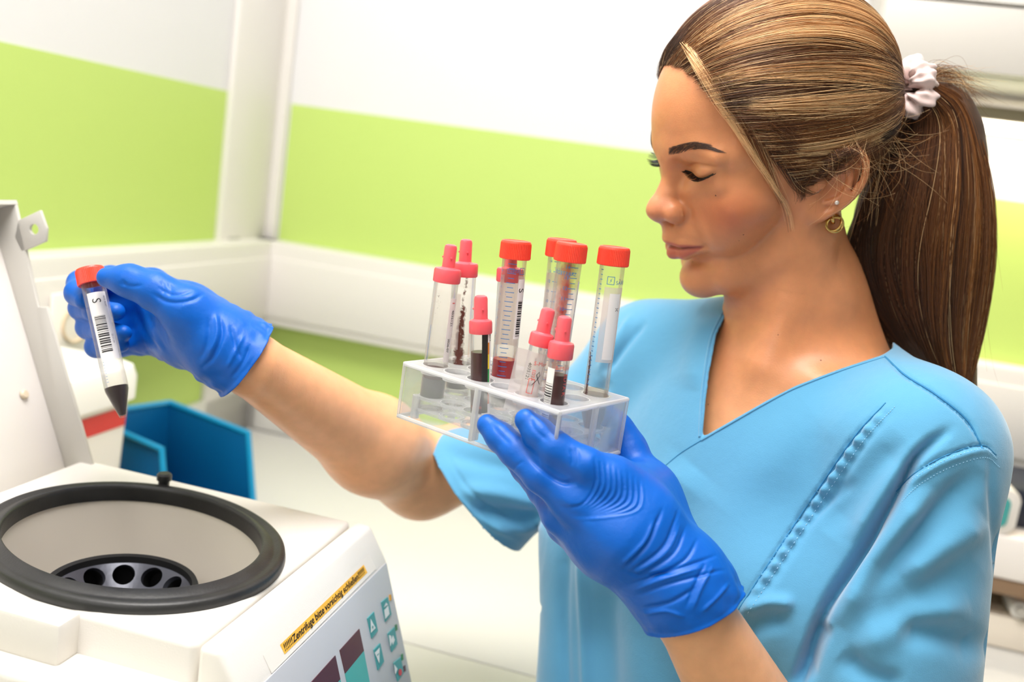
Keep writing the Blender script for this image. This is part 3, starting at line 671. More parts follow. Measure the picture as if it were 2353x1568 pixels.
# screw-cap tube at the right
tip, top, h = placed(cols[0], rows[2], 1413, 567, .034)
t, hb = screw_tube('screw_cap_tube', 'red screw-cap tube at the right end of the rack with a white label marked x', tip, top)
ticks(t, .042, hb-.003, 25, -.0068, .0022, .0016); l = t.patch('label', -22, 82, .058, hb-.014, M_lab2, 1.02); t.patch('paper', 5, 60, .060, hb-.018, M_lab, 1.03, par=l)
fl = Flat()
for a in (-.7, .8):
    c, q = cos(a), sin(a); fl.poly([(.0072+.0016*c-.0002*q, hb-.0285+.0016*q+.0002*c), (.0072-.0016*c-.0002*q, hb-.0285-.0016*q+.0002*c), (.0072-.0016*c+.0002*q, hb-.0285-.0016*q-.0002*c), (.0072+.0016*c+.0002*q, hb-.0285+.0016*q-.0002*c)])
fl.build('pen_mark', M_ink, t.cyl(0, 1.04), l)
fl = Flat().rect(-.0022, hb-.0122, -.0018, hb-.0068).rect(.0024, hb-.0122, .0028, hb-.0068).rect(-.0022, hb-.0122, .0028, hb-.0118, 2).rect(-.0022, hb-.0072, .0028, hb-.0068, 2).poly([(-.0008, hb-.0112), (.0009, hb-.0098), (.0003, hb-.0094), (.0014, hb-.0078), (-.0002, hb-.0092), (.0004, hb-.0098)])
fl.text('SARSTEDT', .0038, hb-.0118, .0036).build('lettering', M_blue, t.cyl(0, 1.02), t.o)
t.smear('blood_specks', [(.03, -55, 26, .62), (.06, -58, 22, .62), (.066, -60, 20, .45)], M_spot); t.smear('blood_smear', [(.03, -52, 16, .5), (.06, -56, 10, .5)], M_smear); t.lathe('serum', [(0, .030), (t.r*.95, .030), (t.r*.95, .0375), (0, .0375)], M_clr)
t.lathe('sediment', [(0, .003), (.0026, .003), (t.r*.9, .0195), (t.r*.93, .026), (0, .026)], mat('violet_sediment', '#6e5a66', .5))
# two short monovettes at the right front
tip, top, h = placed(cols[1], rows[0], 1261, 709, .034)
t, z0 = monovette('blood_tube', 'short coral-capped tube with a wide translucent paper flag and pen squiggle', tip, top, .0066, .0078, .0047, .0165, .0084)
t.patch('label', -68, 60, .022, z0-.004, M_lab2, 1.02); v0 = [t.f(t.r*1.02*cos(a), t.r*1.02*sin(a)-d, h_) for d, a in ((0, radians(-68)), (.0075, radians(-68))) for h_ in (.022, z0-.004)]
from_py('label_flag', v0, [(0, 1, 3, 2)], M_lab2, t.o)
fl = Flat().text('S-Monovette', -.001, z0-.012, .0036).rect(-.002, .036, -.0016, .046).rect(.0016, .036, .002, .046).rect(-.002, .0456, .002, .046, 2).rect(-.002, .036, .002, .0364, 2).text('EDTA', -.0008, .052, .003, rot=-pi/2); fl.build('lettering', M_redp, t.cyl(0, 1.03), t.o)
Flat().text('4035121', -.0046, .056, .0034, rot=-pi/2).build('lettering', M_ink, t.cyl(0, 1.03), t.o)
MB(t.f).tube([np.array([t.r*1.04*cos(u/t.r), t.r*1.04*sin(u/t.r), .046+v]) for u, v in ((.0006, -.004), (.003, -.0005), (.0046, .003), (.0036, .005), (.0022, .003), (.004, -.0005), (.0058, -.003))], .00022, 5).build('pen_squiggle', M_ink, t.o)
t.smear('blood_smear', [(.03, 0, 40, .35), (.05, -6, 35, .38), (z0-.006, -4, 24, .4)], M_smear); t.lathe('piston', [(0, .017), (t.r*.94, .017), (t.r*.94, .0195), (0, .0195)], mat('brown_piston', '#8a7860', .5))
tip, top, h = placed(cols[0], rows[0], 1299, 727, .034)
t, z0 = monovette('blood_tube', 'short coral-capped tube of dark blood with a barcode label, nearest the right front corner', tip, top, .0066, .0082, .0047, .0165, .0106)
t.lathe('blood', [(0, .020), (t.r*.95, .020), (t.r*.95, .0525), (0, .0525)], M_blood); t.lathe('piston', [(0, .004), (t.r*.95, .004), (t.r*.95, .0198), (0, .0198)], M_gpis)
l = t.patch('label', -82, -18, .004, z0-.006, M_lab, 1.02); barcode(t, -.0090, -.0023, .0225, z0-.016, 0, l, rs, 1.03)
Flat().text('S', 0, 0, .0072, rot=-pi/2, sx=1).build('lettering', M_ink, lambda u, v: t.cyl(0, 1.03)(u-.0064, v+.0165), l)
Flat().text('S-Monovette', -.0018, .0565, .0036).text('EDTA K', .0046, .054, .0042, rot=-pi/2).build('lettering', M_redp, t.cyl(0, 1.02), t.o)

# ------------------------------------------------------------------ tube held over the centrifuge
HT0, HT1 = P(280, 947, .705), P(205.5, 617, .715)
_ax = (HT1-HT0)/np.linalg.norm(HT1-HT0)
t, hb = screw_tube('screw_cap_tube', 'red screw-cap tube with a barcode label pinched in the raised gloved hand', HT1-_ax*.115, HT1, group=None)
HELD = t
t.lathe('blood', [(0, .0012), (.0024, .002), (t.r*.955, .0212), (t.r*.96, .0235), (0, .0235)], M_sed)
l = t.patch('label', -42, 52, .043, hb-.008, M_lab, 1.02, 14); barcode(t, -.0042, .0034, .049, hb-.026, 0, l, rs, 1.03)
Flat().text('S', 0, 0, .0085, rot=-pi/2).build('lettering', M_ink, lambda u, v: t.cyl(0, 1.03)(u-.0030, v+hb-.0125), l)
Flat().text('4035 8247', .0050, hb-.011, .002, rot=-pi/2).text('25.11.24', .0050, .062, .002, rot=-pi/2).build('lettering', mat('grey_ink', '#8c8890', .6), t.cyl(0, 1.03), l)
ticks(t, .027, .042, 8, -.0050, .0016, .0012, mat('faint_blue_print', '#8fa6cc', .5))

# ------------------------------------------------------------------ smooth solid modelling on a grid
class Vox:
    def __init__(s, xs, ys, zs): s.a = [np.asarray(q, np.float32) for q in (xs, ys, zs)]; s.F = np.full([len(q) for q in s.a], .03, np.float32)
    def win(s, lo, hi):
        i = [slice(max(int(np.searchsorted(a, l))-1, 0), int(np.searchsorted(a, h))+1) for a, l, h in zip(s.a, lo, hi)]
        return tuple(i), [a[j].reshape([-1 if k == n else 1 for k in range(3)]) for n, (a, j) in enumerate(zip(s.a, i))]
    def put(s, fn, lo, hi, k, sub=False, pad=.004):
        lo = np.asarray(lo)-k-pad; hi = np.asarray(hi)+k+pad
        i, g = s.win(lo, hi); A = s.F[i]
        if A.size == 0: return
        d = fn(*g).astype(np.float32)
        if sub: h = np.maximum(k-np.abs(A+d), 0)/max(k, 1e-6); s.F[i] = np.maximum(A, -d)+h*h*k*.25
        else: h = np.maximum(k-np.abs(A-d), 0)/max(k, 1e-6); s.F[i] = np.minimum(A, d)-h*h*k*.25
    def ell(s, c, r, R=None, k=.01, sub=False):
        c = np.asarray(c, float); r = np.asarray(r, float); R = np.eye(3) if R is None else np.asarray(R)
        e = np.sqrt(((R*r)**2).sum(1))
        def fn(x, y, z):
            x, y, z = x-c[0], y-c[1], z-c[2]
            q = [(x*R[0, j]+y*R[1, j]+z*R[2, j]) for j in range(3)]
            k0 = np.sqrt(sum((q[j]/r[j])**2 for j in range(3))); k1 = np.sqrt(sum((q[j]/r[j]**2)**2 for j in range(3)))
            return k0*(k0-1)/np.maximum(k1, 1e-6)
        s.put(fn, c-e, c+e, k, sub)
    def cap(s, a, b, ra, rb=None, k=.01, sub=False, flat=None):   # flat: (unit vector, factor) squashes the section along that vector
        a = np.asarray(a, float); b = np.asarray(b, float); rb = ra if rb is None else rb; m = max(ra, rb); d = b-a; L2 = max(d @ d, 1e-12)
        def fn(x, y, z):
            x, y, z = x-a[0], y-a[1], z-a[2]
            t = np.clip((x*d[0]+y*d[1]+z*d[2])/L2, 0, 1)
            u, v, w = x-t*d[0], y-t*d[1], z-t*d[2]
            if flat is not None:
                n, f = flat; q = (u*n[0]+v*n[1]+w*n[2]); dd = np.sqrt(np.maximum(u*u+v*v+w*w+q*q*(1/f**2-1), 0))
            else: dd = np.sqrt(u*u+v*v+w*w)
            return dd-(ra+(rb-ra)*t)
        s.put(fn, np.minimum(a, b)-m, np.maximum(a, b)+m, k, sub)
    def chain(s, pts, rr, k=.006, k0=None, flat=None):
        for i in range(len(pts)-1): s.cap(pts[i], pts[i+1], rr[i], rr[i+1], k if i or k0 is None else k0, flat=flat)
    def mesh(s):
        F = s.F; n = F.shape; S_ = F < 0
        c = np.zeros([q-1 for q in n], np.int8)
        for dx in (0, 1):
            for dy in (0, 1):
                for dz in (0, 1): c += S_[dx:n[0]-1+dx, dy:n[1]-1+dy, dz:n[2]-1+dz]
        act = np.flatnonzero((c > 0) & (c < 8)); m = c.shape
        I = np.stack(np.unravel_index(act, m), 1)
        off = np.array([(x, y, z) for x in (0, 1) for y in (0, 1) for z in (0, 1)])
        val = np.stack([F[I[:, 0]+o[0], I[:, 1]+o[1], I[:, 2]+o[2]] for o in off], 1)
        P_ = np.zeros((len(I), 3)); C_ = np.zeros(len(I))
        for i in range(8):
            for j in range(i+1, 8):
                if np.abs(off[i]-off[j]).sum() != 1: continue
                a, b = val[:, i], val[:, j]; cr = (a < 0) != (b < 0)
                t = np.where(cr, a/np.where(cr, a-b, 1), 0)
                P_ += np.where(cr[:, None], off[i]+(off[j]-off[i])*t[:, None], 0); C_ += cr
        P_ = P_/C_[:, None]
        V = np.stack([s.a[k][I[:, k]]+(s.a[k][I[:, k]+1]-s.a[k][I[:, k]])*P_[:, k] for k in range(3)], 1).astype(float)
        Q = []
        for ax in range(3):
            sl0 = [slice(None)]*3; sl1 = [slice(None)]*3; sl0[ax] = slice(0, -1); sl1[ax] = slice(1, None)
            o1, o2 = [k for k in range(3) if k != ax]
            for k in (o1, o2): sl0[k] = sl1[k] = slice(1, -1)
            A, B = S_[tuple(sl0)], S_[tuple(sl1)]
            E = np.argwhere(A != B)
            if len(E) == 0: continue
            fl = A[tuple(E.T)]; E[:, o1] += 1; E[:, o2] += 1
            ids = []
            for a, b in ((-1, -1), (0, -1), (0, 0), (-1, 0)):
                G = E.copy(); G[:, o1] += a; G[:, o2] += b
                ids.append(np.searchsorted(act, np.ravel_multi_index(tuple(G.T), m)))
            q = np.stack(ids, 1); flip = fl if ax != 1 else ~fl
            q[~flip] = q[~flip][:, ::-1]; Q.append(q)
        return V, np.concatenate(Q)
def grid(lo, hi, h): return [np.arange(a, b+h, h) for a, b in zip(lo, hi)]
def axis(*seg):   # (start, end, step) pieces joined
    return np.unique(np.round(np.concatenate([np.arange(a, b, h) for a, b, h in seg]), 6))
def vnorm(V, Q):
    n = np.cross(V[Q[:, 2]]-V[Q[:, 0]], V[Q[:, 3]]-V[Q[:, 1]]); N = np.zeros_like(V)
    for k in range(4):
        for j in range(3): N[:, j] += np.bincount(Q[:, k], n[:, j], len(V))
    return N/np.maximum(np.linalg.norm(N, axis=1, keepdims=True), 1e-12)
def smooth(V, Q, it=2, lam=.5, mu=None, w=None):
    a = np.concatenate([Q[:, k] for k in range(4)]); b = np.concatenate([Q[:, (k+1) % 4] for k in range(4)])
    i = np.concatenate([a, b]); j = np.concatenate([b, a]); cnt = np.maximum(np.bincount(i, minlength=len(V)), 1)
    for q in range(it):
        for l in ((lam,) if mu is None else (lam, mu)):
            D = np.stack([np.bincount(i, V[j, k], len(V))/cnt for k in range(3)], 1)-V
            V = V+D*l*(1 if w is None else w[:, None])
    return V
def quads(name, V, Q, m, parent=None):
    me = bpy.data.meshes.new(name); me.vertices.add(len(V)); me.vertices.foreach_set('co', np.ascontiguousarray(V, np.float32).ravel())
    me.loops.add(Q.size); me.loops.foreach_set('vertex_index', np.ascontiguousarray(Q, np.int32).ravel())
    me.polygons.add(len(Q)); me.polygons.foreach_set('loop_start', np.arange(0, Q.size, 4, dtype=np.int32)); me.update(calc_edges=True); me.validate()
    return link_mesh(name, me, m, parent, True)
def vcol(o, C, name='tint'):
    a = o.data.color_attributes.new(name, 'FLOAT_COLOR', 'POINT'); a.data.foreach_set('color', np.c_[C, np.ones(len(C))].astype(np.float32).ravel())
def gauss(d, s): return np.exp(-.5*(d/s)**2)
def seg_dist(Pt, poly):   # distance of 2-D points to a polyline, and arc parameter 0..1
    best = np.full(len(Pt), 1e9); par = np.zeros(len(Pt)); L = np.r_[0, np.cumsum(np.linalg.norm(np.diff(poly, axis=0), axis=1))]
    for i in range(len(poly)-1):
        a, b = poly[i], poly[i+1]; d = b-a; t = np.clip(((Pt-a) @ d)/max(d @ d, 1e-12), 0, 1); q = np.linalg.norm(Pt-a-t[:, None]*d, axis=1)
        u = q < best; best[u] = q[u]; par[u] = (L[i]+t[u]*(L[i+1]-L[i]))/L[-1]
    return best, par
def spline(pts, n):   # Catmull-Rom through points
    p = np.asarray(pts, float); p = np.vstack([2*p[0]-p[1], p, 2*p[-1]-p[-2]]); m = len(p)-3
    t = np.linspace(0, m-1e-9, n); i = t.astype(int); f = (t-i)[:, None]
    a, b, c, d = p[i], p[i+1], p[i+2], p[i+3]
    return .5*(2*b+(c-a)*f+(2*a-5*b+4*c-d)*f**2+(3*b-a-3*c+d)*f**3)
def inside(Pt, poly):
    x, y = Pt[:, 0], Pt[:, 1]; c = np.zeros(len(Pt), bool); n = len(poly)
    for i in range(n):
        (x1, y1), (x2, y2) = poly[i], poly[(i+1) % n]
        h = ((y1 > y) != (y2 > y)); c ^= h & (x < (x2-x1)*(y-y1)/((y2-y1) if y2 != y1 else 1e-9)+x1)
    return c
def rim_smooth(V, Q, it=8):
    e = np.sort(np.concatenate([np.stack([Q[:, k], Q[:, (k+1) % 4]], 1) for k in range(4)]), 1)
    u, c = np.unique(e, axis=0, return_counts=True); u = u[c == 1]; i = np.r_[u[:, 0], u[:, 1]]; j = np.r_[u[:, 1], u[:, 0]]
    n = np.bincount(i, minlength=len(V)); b = n > 0; V = V.copy()
    for _ in range(it):
        A = np.stack([np.bincount(i, V[j, k], len(V)) for k in range(3)], 1); V[b] = V[b]*.5+.5*A[b]/n[b][:, None]
    return V

# ------------------------------------------------------------------ the woman
FOOT = np.array([.26, .80, 0.0])
person = empty('person', 'woman in blue scrubs and gloves with a ponytail, looking down at the tube rack', 'person', FOOT)
def frame_head(yaw, pit, tilt):
    Fd = np.array([-cos(yaw), -sin(yaw), 0]); Ld = np.array([sin(yaw), -cos(yaw), 0]); U = EZ
    F2 = Fd*cos(pit)-U*sin(pit); U2 = U*cos(pit)+Fd*sin(pit)
    return np.stack([F2, Ld*cos(tilt)-U2*sin(tilt), U2*cos(tilt)+Ld*sin(tilt)], 1)
HR = frame_head(radians(19.5), radians(20), radians(8)); HO = P(1772, 385, .75); HS = .000955
def hw(x, y, z): return HO + HR @ (np.array([x, y, z])*HS)            # head units (about a millimetre) -> world
def hloc(V): return (np.asarray(V)-HO) @ HR/HS
SH_N, SH_F = P(2100, 1040, .685), P(1490, 830, .87); AR_F = P(1487, 905, .87)                     # shoulder joints, near (left) and far (right)
EL_N, WR_N = P(1925, 2010, .70), P(1588, 1400, .607)
EL_F, WR_F = P(968, 1095, .905), P(575, 836, .715)
bx = axis((-.23, .055, .003), (.055, .20, .0011), (.20, .42, .003))
by = axis((.52, .62, .003), (.62, .87, .0011), (.87, 1.0, .003))
bz = axis((.92, 1.30, .0035), (1.30, 1.345, .003), (1.345, 1.56, .0011), (1.56, 1.66, .003))
VB = Vox(bx, by, bz)
def he(c, r, k=10, sub=False, R=None):
    VB.ell(hw(*c), np.array(r)*HS, HR if R is None else HR @ R, k*HS, sub)
def hc(a, b, ra, rb=None, k=8, sub=False): VB.cap(hw(*a), hw(*b), ra*HS, (rb if rb is not None else ra)*HS, k*HS, sub)
def Ry(a): c, s = cos(radians(a)), sin(radians(a)); return np.array([[c, 0, s], [0, 1, 0], [-s, 0, c]])
def Rz(a): c, s = cos(radians(a)), sin(radians(a)); return np.array([[c, -s, 0], [s, c, 0], [0, 0, 1]])
def Rx(a): c, s = cos(radians(a)), sin(radians(a)); return np.array([[1, 0, 0], [0, c, -s], [0, s, c]])
# skull and face masses
he((-20, 0, 42), (88, 73, 84), 1)
he((22, 0, 47), (77.5, 57, 83), 25)
he((38, 0, 0), (50, 57, 60), 18)
he((57, 0, -32), (31, 35, 34), 16)
for s in (-1, 1):
    he((53, s*40, -10), (23, 21, 21), 16)                        # cheekbone
    he((58, s*29, -30), (20, 18, 20), 14)                        # cheek
    hc((67, 0, -78), (56, s*24, -72), 13, 13.5, 12); hc((57, s*25, -72), (14, s*46, -55), 14, 14, 14); hc((14, s*46, -55), (4, s*57, -10), 14, 12, 14)
    hc((88, s*9, 36), (76, s*28, 38), 7.0, 6.2, 12); hc((76, s*28, 38), (60, s*46, 33), 6.2, 7, 14)   # brow ridge
he((72.5, 0, -79), (14.5, 17, 12.5), 12)                             # chin
he((85, 0, -38), (11.5, 18, 15), 12)                             # mouth barrel
# eye sockets, then eyeball under closed lids
for s in (-1, 1):
    he((94, s*31, 20), (14, 17, 10.5), 11, True)
    he((95, s*17, 16), (10, 7, 9), 9, True)
    he((70.5, s*31, 20.5), (14.3, 15.5, 12.5), 4)
    hc((81, s*20, 8), (73, s*42, 10), 4.2, 4, 9)                 # lower lid
    hc((83, s*20, 32), (73, s*43, 31.5), 4.6, 5.5, 7)            # fold under the brow
# nose
hc((89.5, 0, 28), (88.6, 0, 16), 7.2, 5.6, 8); hc((88.6, 0, 16), (93.6, 0, 5), 5.6, 6.0, 6); hc((93.6, 0, 5), (102.4, 0, -6), 6.0, 7.6, 6)
he((104.2, 0, -11.6), (10.2, 10.4, 9.0), 5)
for s in (-1, 1):
    he((94.4, s*12.0, -14.5), (10.2, 6.5, 8.4), 4.5, R=Rz(s*12))
for s in (-1, 1): hc((96, s*4.5, -2), (99.5, s*8.5, -11), 4.6, 5.0, 7)
hc((102.5, 0, -17.0), (94.5, 0, -26.5), 5.2, 5.6, 5)
for s in (-1, 1): he((98, s*7.0, -24.0), (6.2, 3.4, 4.6), 2.5, True, Rz(s*18))
# lips
he((92, 0, -31), (7.5, 12, 8), 8)
for s in (-1, 1):
    hc((98.0, s*2.6, -37.6), (92.5, s*12, -39.6), 3.7, 3.3, 4); hc((92.5, s*12, -39.6), (78.6, s*24.5, -42.0), 3.3, 1.8, 4)
    hc((93.6, 0, -50.2), (89.4, s*11, -49.2), 5.4, 4.5, 4); hc((89.4, s*11, -49.2), (78.6, s*24, -44.0), 4.5, 1.9, 5)
hc((94.5, -8, -64), (94.5, 8, -64), 3.6, 3.6, 9, True)      # fold above the chin
# ears, set a little away from the head
for s in (-1, 1):
    Re = Rz(-s*20) @ Ry(-27)
    e0 = np.array([-8.0, s*70, -2])
    def ep(x, z, o=0): return tuple(e0 + Re @ np.array([x, s*o, z]))
    he(ep(-3, 3, 0), (14.5, 3.0, 26), 4, R=Re)
    he(ep(3, -24, .5), (8.0, 3.4, 8.5), 5, R=Re)
    he(ep(1, -3, 5.5), (7.5, 5.6, 12.5), 4, True, R=Re)
    rim = [ep(8, 8, 3), ep(8.5, 19, 4), ep(3, 27.5, 5), ep(-7, 28.5, 5.5), ep(-15.5, 20, 6), ep(-18, 7, 6), ep(-14.5, -7, 5), ep(-8, -18, 4), ep(-1, -28, 2.5)]
    rim = [tuple(q) for q in spline(rim, 25)]
    for i in range(24): hc(rim[i], rim[i+1], 2.3+.02*i, None, 2.0)
    anti = [tuple(q) for q in spline([ep(0, 18, 3.0), ep(-7, 12, 4.4), ep(-10, 2, 4.8), ep(-7.5, -9, 4.4), ep(-1, -14, 3.2)], 10)]
    for i in range(9): hc(anti[i], anti[i+1], 2.0, None, 2.5)
    he(ep(9.5, -3, 3.0), (3.6, 3.0, 5.5), 3.0, R=Re)
# neck, chest, shoulders
nk = [P(1812, 560, .765), P(1822, 690, .775), P(1826, 830, .785)]
VB.cap(nk[0], nk[1], .044, .049, .02); VB.cap(nk[1], nk[2], .049, .057, .02)
VB.cap(P(1890, 640, .79), P(1950, 850, .79), .024, .034, .03)
VB.cap(P(1890, 520, .73), P(1758, 838, .735), .010, .008, .016)            # sternomastoid
Tl = SH_N-SH_F; Tl[2] = 0; Tl /= np.linalg.norm(Tl); Tf = np.cross(EZ, Tl); Tf = Tf if Tf @ FWD < 0 else -Tf
TR = np.stack([Tf, Tl, EZ], 1)                                            # torso frame: front, left, up
TM = (SH_N+SH_F)/2
def tw(x, y, z): return TM + TR @ np.array([x, y, z])
VB.ell(tw(-.005, 0, -.13), (.083, .135, .19), TR, .03); VB.ell(tw(-.005, 0, -.32), (.08, .125, .17), TR, .03)
VB.cap(P(1840, 850, .80), SH_N, .040, .036, .03); VB.cap(P(1790, 815, .805), SH_F, .038, .034, .03)
VB.cap(P(1755, 848, .752), P(2050, 950, .675), .0075, .008, .018); VB.cap(P(1700, 842, .775), P(1560, 790, .83), .0075, .008, .018)   # collar bones
# arms
VB.cap(SH_N, EL_N, .046, .040, .02); VB.cap(EL_N, EL_N+(WR_N-EL_N)*.35, .040, .041, .02); VB.cap(EL_N+(WR_N-EL_N)*.35, WR_N, .041, .0245, .02); VB.cap(WR_N, WR_N+(WR_N-EL_N)*.02, .0225, .020, .01)
VB.cap(AR_F, EL_F, .042, .036, .02); VB.cap(EL_F, EL_F+(WR_F-EL_F)*.33, .0375, .0405, .02); VB.cap(EL_F+(WR_F-EL_F)*.33, WR_F, .0405, .0232, .02); VB.cap(WR_F, WR_F+(WR_F-EL_F)*.02, .021, .019, .01)
V, Q = VB.mesh(); V = smooth(V, Q, 3, .5, -.52)
del VB
# fine relief on the face, in head millimetres
H = hloc(V); N = vnorm(V, Q); NH = N @ HR
def push(sel_c, r, amt, sym=True, flt=None):
    global V
    for s in ((-1, 1) if sym else (1,)):
        d = np.linalg.norm((H-np.array([sel_c[0], s*sel_c[1], sel_c[2]]))/np.array(r if hasattr(r, '__len__') else [r]*3), axis=1)
        V = V + N*(amt*.001*np.exp(-.5*d*d))[:, None]
def crease(poly, wdt, amt, xmin=45, side=(-1, 1)):     # groove along a line given in head (y, z)
    global V
    poly = np.array(poly, float); f = (H[:, 0] > xmin) & (NH[:, 0] > -.2)
    for s in side:
        d, t = seg_dist(np.c_[H[:, 1]*s, H[:, 2]][f], poly); e = np.sin(np.pi*np.clip(t, .02, .98))**.5
        V[f] = V[f] - N[f]*(amt*HS*np.exp(-(d/wdt)**2)*e)[:, None]
LASH = [(12.5, 18.5), (16, 17.6), (23, 16.0), (31, 15.2), (38, 16.9), (45, 21)]
crease(spline(LASH, 20), 1.1, 1.6); crease(spline([(15.5, 21), (23, 24.2), (33, 26.4), (47, 25.6)], 20), 1.3, 1.7)
crease(spline([(-26.5, -42.2), (-12, -44), (0, -43.6), (12, -44), (26.5, -42.2)], 30), 1.25, 2.6, side=(1,))
crease(spline([(15, -7), (18.5, -11), (19, -16), (16, -21)], 16), 3.4, .9); crease([(27, -39), (28.5, -46)], 2.4, 1.6)
crease(spline([(20, -22), (27, -31), (31, -42)], 12), 4, .9)
H = hloc(V)
# colour painted where the skin itself differs: lips, cheeks, nose, ears, lids
def blob(c, r, sym=True):
    o = np.zeros(len(V))
    for s in ((-1, 1) if sym else (1,)): o = np.maximum(o, np.exp(-.5*(((H-np.array([c[0], s*c[1], c[2]]))/np.array(r))**2).sum(1)))
    return o
base = np.array(srgb('#dc9465')[:3]); C = np.tile(base, (len(V), 1))
pale = np.array(srgb('#ecae80')[:3]); _w = np.clip((np.linalg.norm(V-HO, axis=1)-.155)/.07, 0, 1)[:, None]; C = C*(1-_w)+pale*_w
def paint(w_, col, amt=1):
    global C
    C = C*(1-(w_*amt)[:, None]) + np.array(srgb(col)[:3])*(w_*amt)[:, None]
paint(blob((62, 43, -12), (20, 18, 12)), '#c4623c', .8); paint(blob((107, 0, -12), (10, 12, 9), False), '#d08263', .7)
paint(blob((-10, 74, 0), (26, 12, 30)), '#cb7f58', .6); paint(blob((84, 31, 25), (14, 14, 6)), '#c98a5c', .5); paint(blob((82, 31, 7), (10, 12, 4)), '#bf8259', .45)
yy = np.abs(H[:, 1]); sm = lambda x: np.clip(x, 0, 1)
top = -36.8-.17*yy-.9*np.exp(-.5*(yy/2.0)**2); bot = -56.2+.045*yy**1.75
lip = sm((top+.7-H[:, 2])/1.4)*sm((H[:, 2]-bot+.7)/1.4)*sm((26.0-yy)/2)*sm((H[:, 0]-74)/3)*(H[:, 0] < 125)
paint(lip, '#c2614f', .8); paint(lip*np.exp(-.5*((H[:, 2]+43.9-.05*yy)/.8)**2), '#7c3230', .7)
M_skin = bpy.data.materials.new('skin'); M_skin.use_nodes = True
_nt = M_skin.node_tree; _b = _nt.nodes['Principled BSDF']; _at = _nt.nodes.new('ShaderNodeAttribute'); _at.attribute_name = 'tint'
_tc = _nt.nodes.new('ShaderNodeTexCoord')
_n = _nt.nodes.new('ShaderNodeTexNoise'); _n.inputs['Scale'].default_value = 90; _n.inputs['Detail'].default_value = 6
_mr = _nt.nodes.new('ShaderNodeMapRange'); _mr.inputs['From Min'].default_value = .3; _mr.inputs['From Max'].default_value = .7; _mr.inputs['To Min'].default_value = .94; _mr.inputs['To Max'].default_value = 1.05
_mx = _nt.nodes.new('ShaderNodeMix'); _mx.data_type = 'RGBA'; _mx.blend_type = 'MULTIPLY'; _mx.inputs['Factor'].default_value = 1
_nt.links.new(_tc.outputs['Object'], _n.inputs['Vector']); _nt.links.new(_n.outputs['Fac'], _mr.inputs['Value']); _nt.links.new(_at.outputs['Color'], _mx.inputs[6]); _nt.links.new(_mr.outputs[0], _mx.inputs[7]); _nt.links.new(_mx.outputs[2], _b.inputs['Base Color'])
_n2 = _nt.nodes.new('ShaderNodeTexNoise'); _n2.inputs['Scale'].default_value = 900; _n2.inputs['Detail'].default_value = 3; _bp = _nt.nodes.new('ShaderNodeBump'); _bp.inputs['Strength'].default_value = .12; _bp.inputs['Distance'].default_value = .001
_nt.links.new(_tc.outputs['Object'], _n2.inputs['Vector']); _nt.links.new(_n2.outputs['Fac'], _bp.inputs['Height']); _nt.links.new(_bp.outputs['Normal'], _b.inputs['Normal'])
_b.inputs['Roughness'].default_value = .38; _b.inputs['Specular IOR Level'].default_value = .5; _b.inputs['Subsurface Weight'].default_value = .25; _b.inputs['Subsurface Radius'].default_value = (.006, .0022, .001); _b.inputs['Subsurface Scale'].default_value = .7
body = quads('body', V-FOOT, Q, M_skin, person)
vcol(body, C)
def sil(rows, xr=(1400, 1800), V=V):     # leftmost projected x for given photo rows (development aid)
    q = pr(V); out = {}
    for y in rows:
        m_ = (np.abs(q[:, 1]-y) < 2.5) & (q[:, 0] > xr[0]) & (q[:, 0] < xr[1])
        out[y] = int(q[m_, 0].min()) if m_.any() else None
    return out

from mathutils.bvhtree import BVHTree
def bvh(V, Q): return BVHTree.FromPolygons([tuple(p) for p in V], [tuple(q) for q in Q])
BT = bvh(V, Q)
def hit(bt, x, y, off=0.0):         # point of a surface seen at a photo pixel, moved off it towards the camera
    d = P(x, y, 1)-EYE; d /= np.linalg.norm(d)
    r = bt.ray_cast(Vector(EYE), Vector(d))
    return None if r[0] is None else np.array(r[0])-d*off
def face_pt(y, z, off=0.0):         # point of the face in head units (y, z)
    o = hw(160, y, z); d = hw(0, y, z)-o; d /= np.linalg.norm(d)
    r = BT.ray_cast(Vector(o), Vector(d)); return np.array(r[0])-d*off

# ------------------------------------------------------------------ scrubs
def emit(name, V, Q, m, parent, solid=0):
    used = np.zeros(len(V), bool); used[Q.ravel()] = True; ix = np.cumsum(used)-1
    o = quads(name, V[used]-FOOT, ix[Q], m, parent)
    if solid: q = o.modifiers.new('thickness', 'SOLIDIFY'); q.thickness = solid; q.offset = -1
    return o
def relief(V, N, folds, face=-.05):     # folds: (photo polyline, width px, depth mm) pressed into the side that faces the camera
    q = pr(V); vd = V-EYE; vd /= np.linalg.norm(vd, axis=1, keepdims=True); fr = (N*vd).sum(1)
    D = np.zeros(len(V))
    for pts, wd, amt, *rest in folds:
        p = spline(pts, 24); lo = p.min(0)-4*wd; hi = p.max(0)+4*wd
        i = np.flatnonzero((q[:, 0] > lo[0]) & (q[:, 0] < hi[0]) & (q[:, 1] > lo[1]) & (q[:, 1] < hi[1]) & (fr < face))
        if len(i) == 0: continue
        d, t = seg_dist(q[i, :2], p); e = np.minimum(1, np.minimum(t, 1-t)*5+.05)
        if rest and rest[0] == 'end': e = np.minimum(1, t*5+.05)
        a = np.exp(-(d/wd)**2)*e
        if rest and rest[0] not in ('end',): a = a*(.45+.55*np.sin(t*rest[0]*2*pi))
        D[i] += a*amt*.0013
    return V+N*D[:, None]
xs = axis((-.10, .40, .0019)); ys = axis((.50, 1.02, .0019)); zs = axis((.80, 1.05, .005), (1.05, 1.42, .0019))
VS = Vox(xs, ys, zs)
VS.ell(tw(-.004, 0, -.13), (.100, .150, .20), TR, .03)
VS.ell(tw(.0, 0, -.34), (.112, .156, .28), TR, .04)
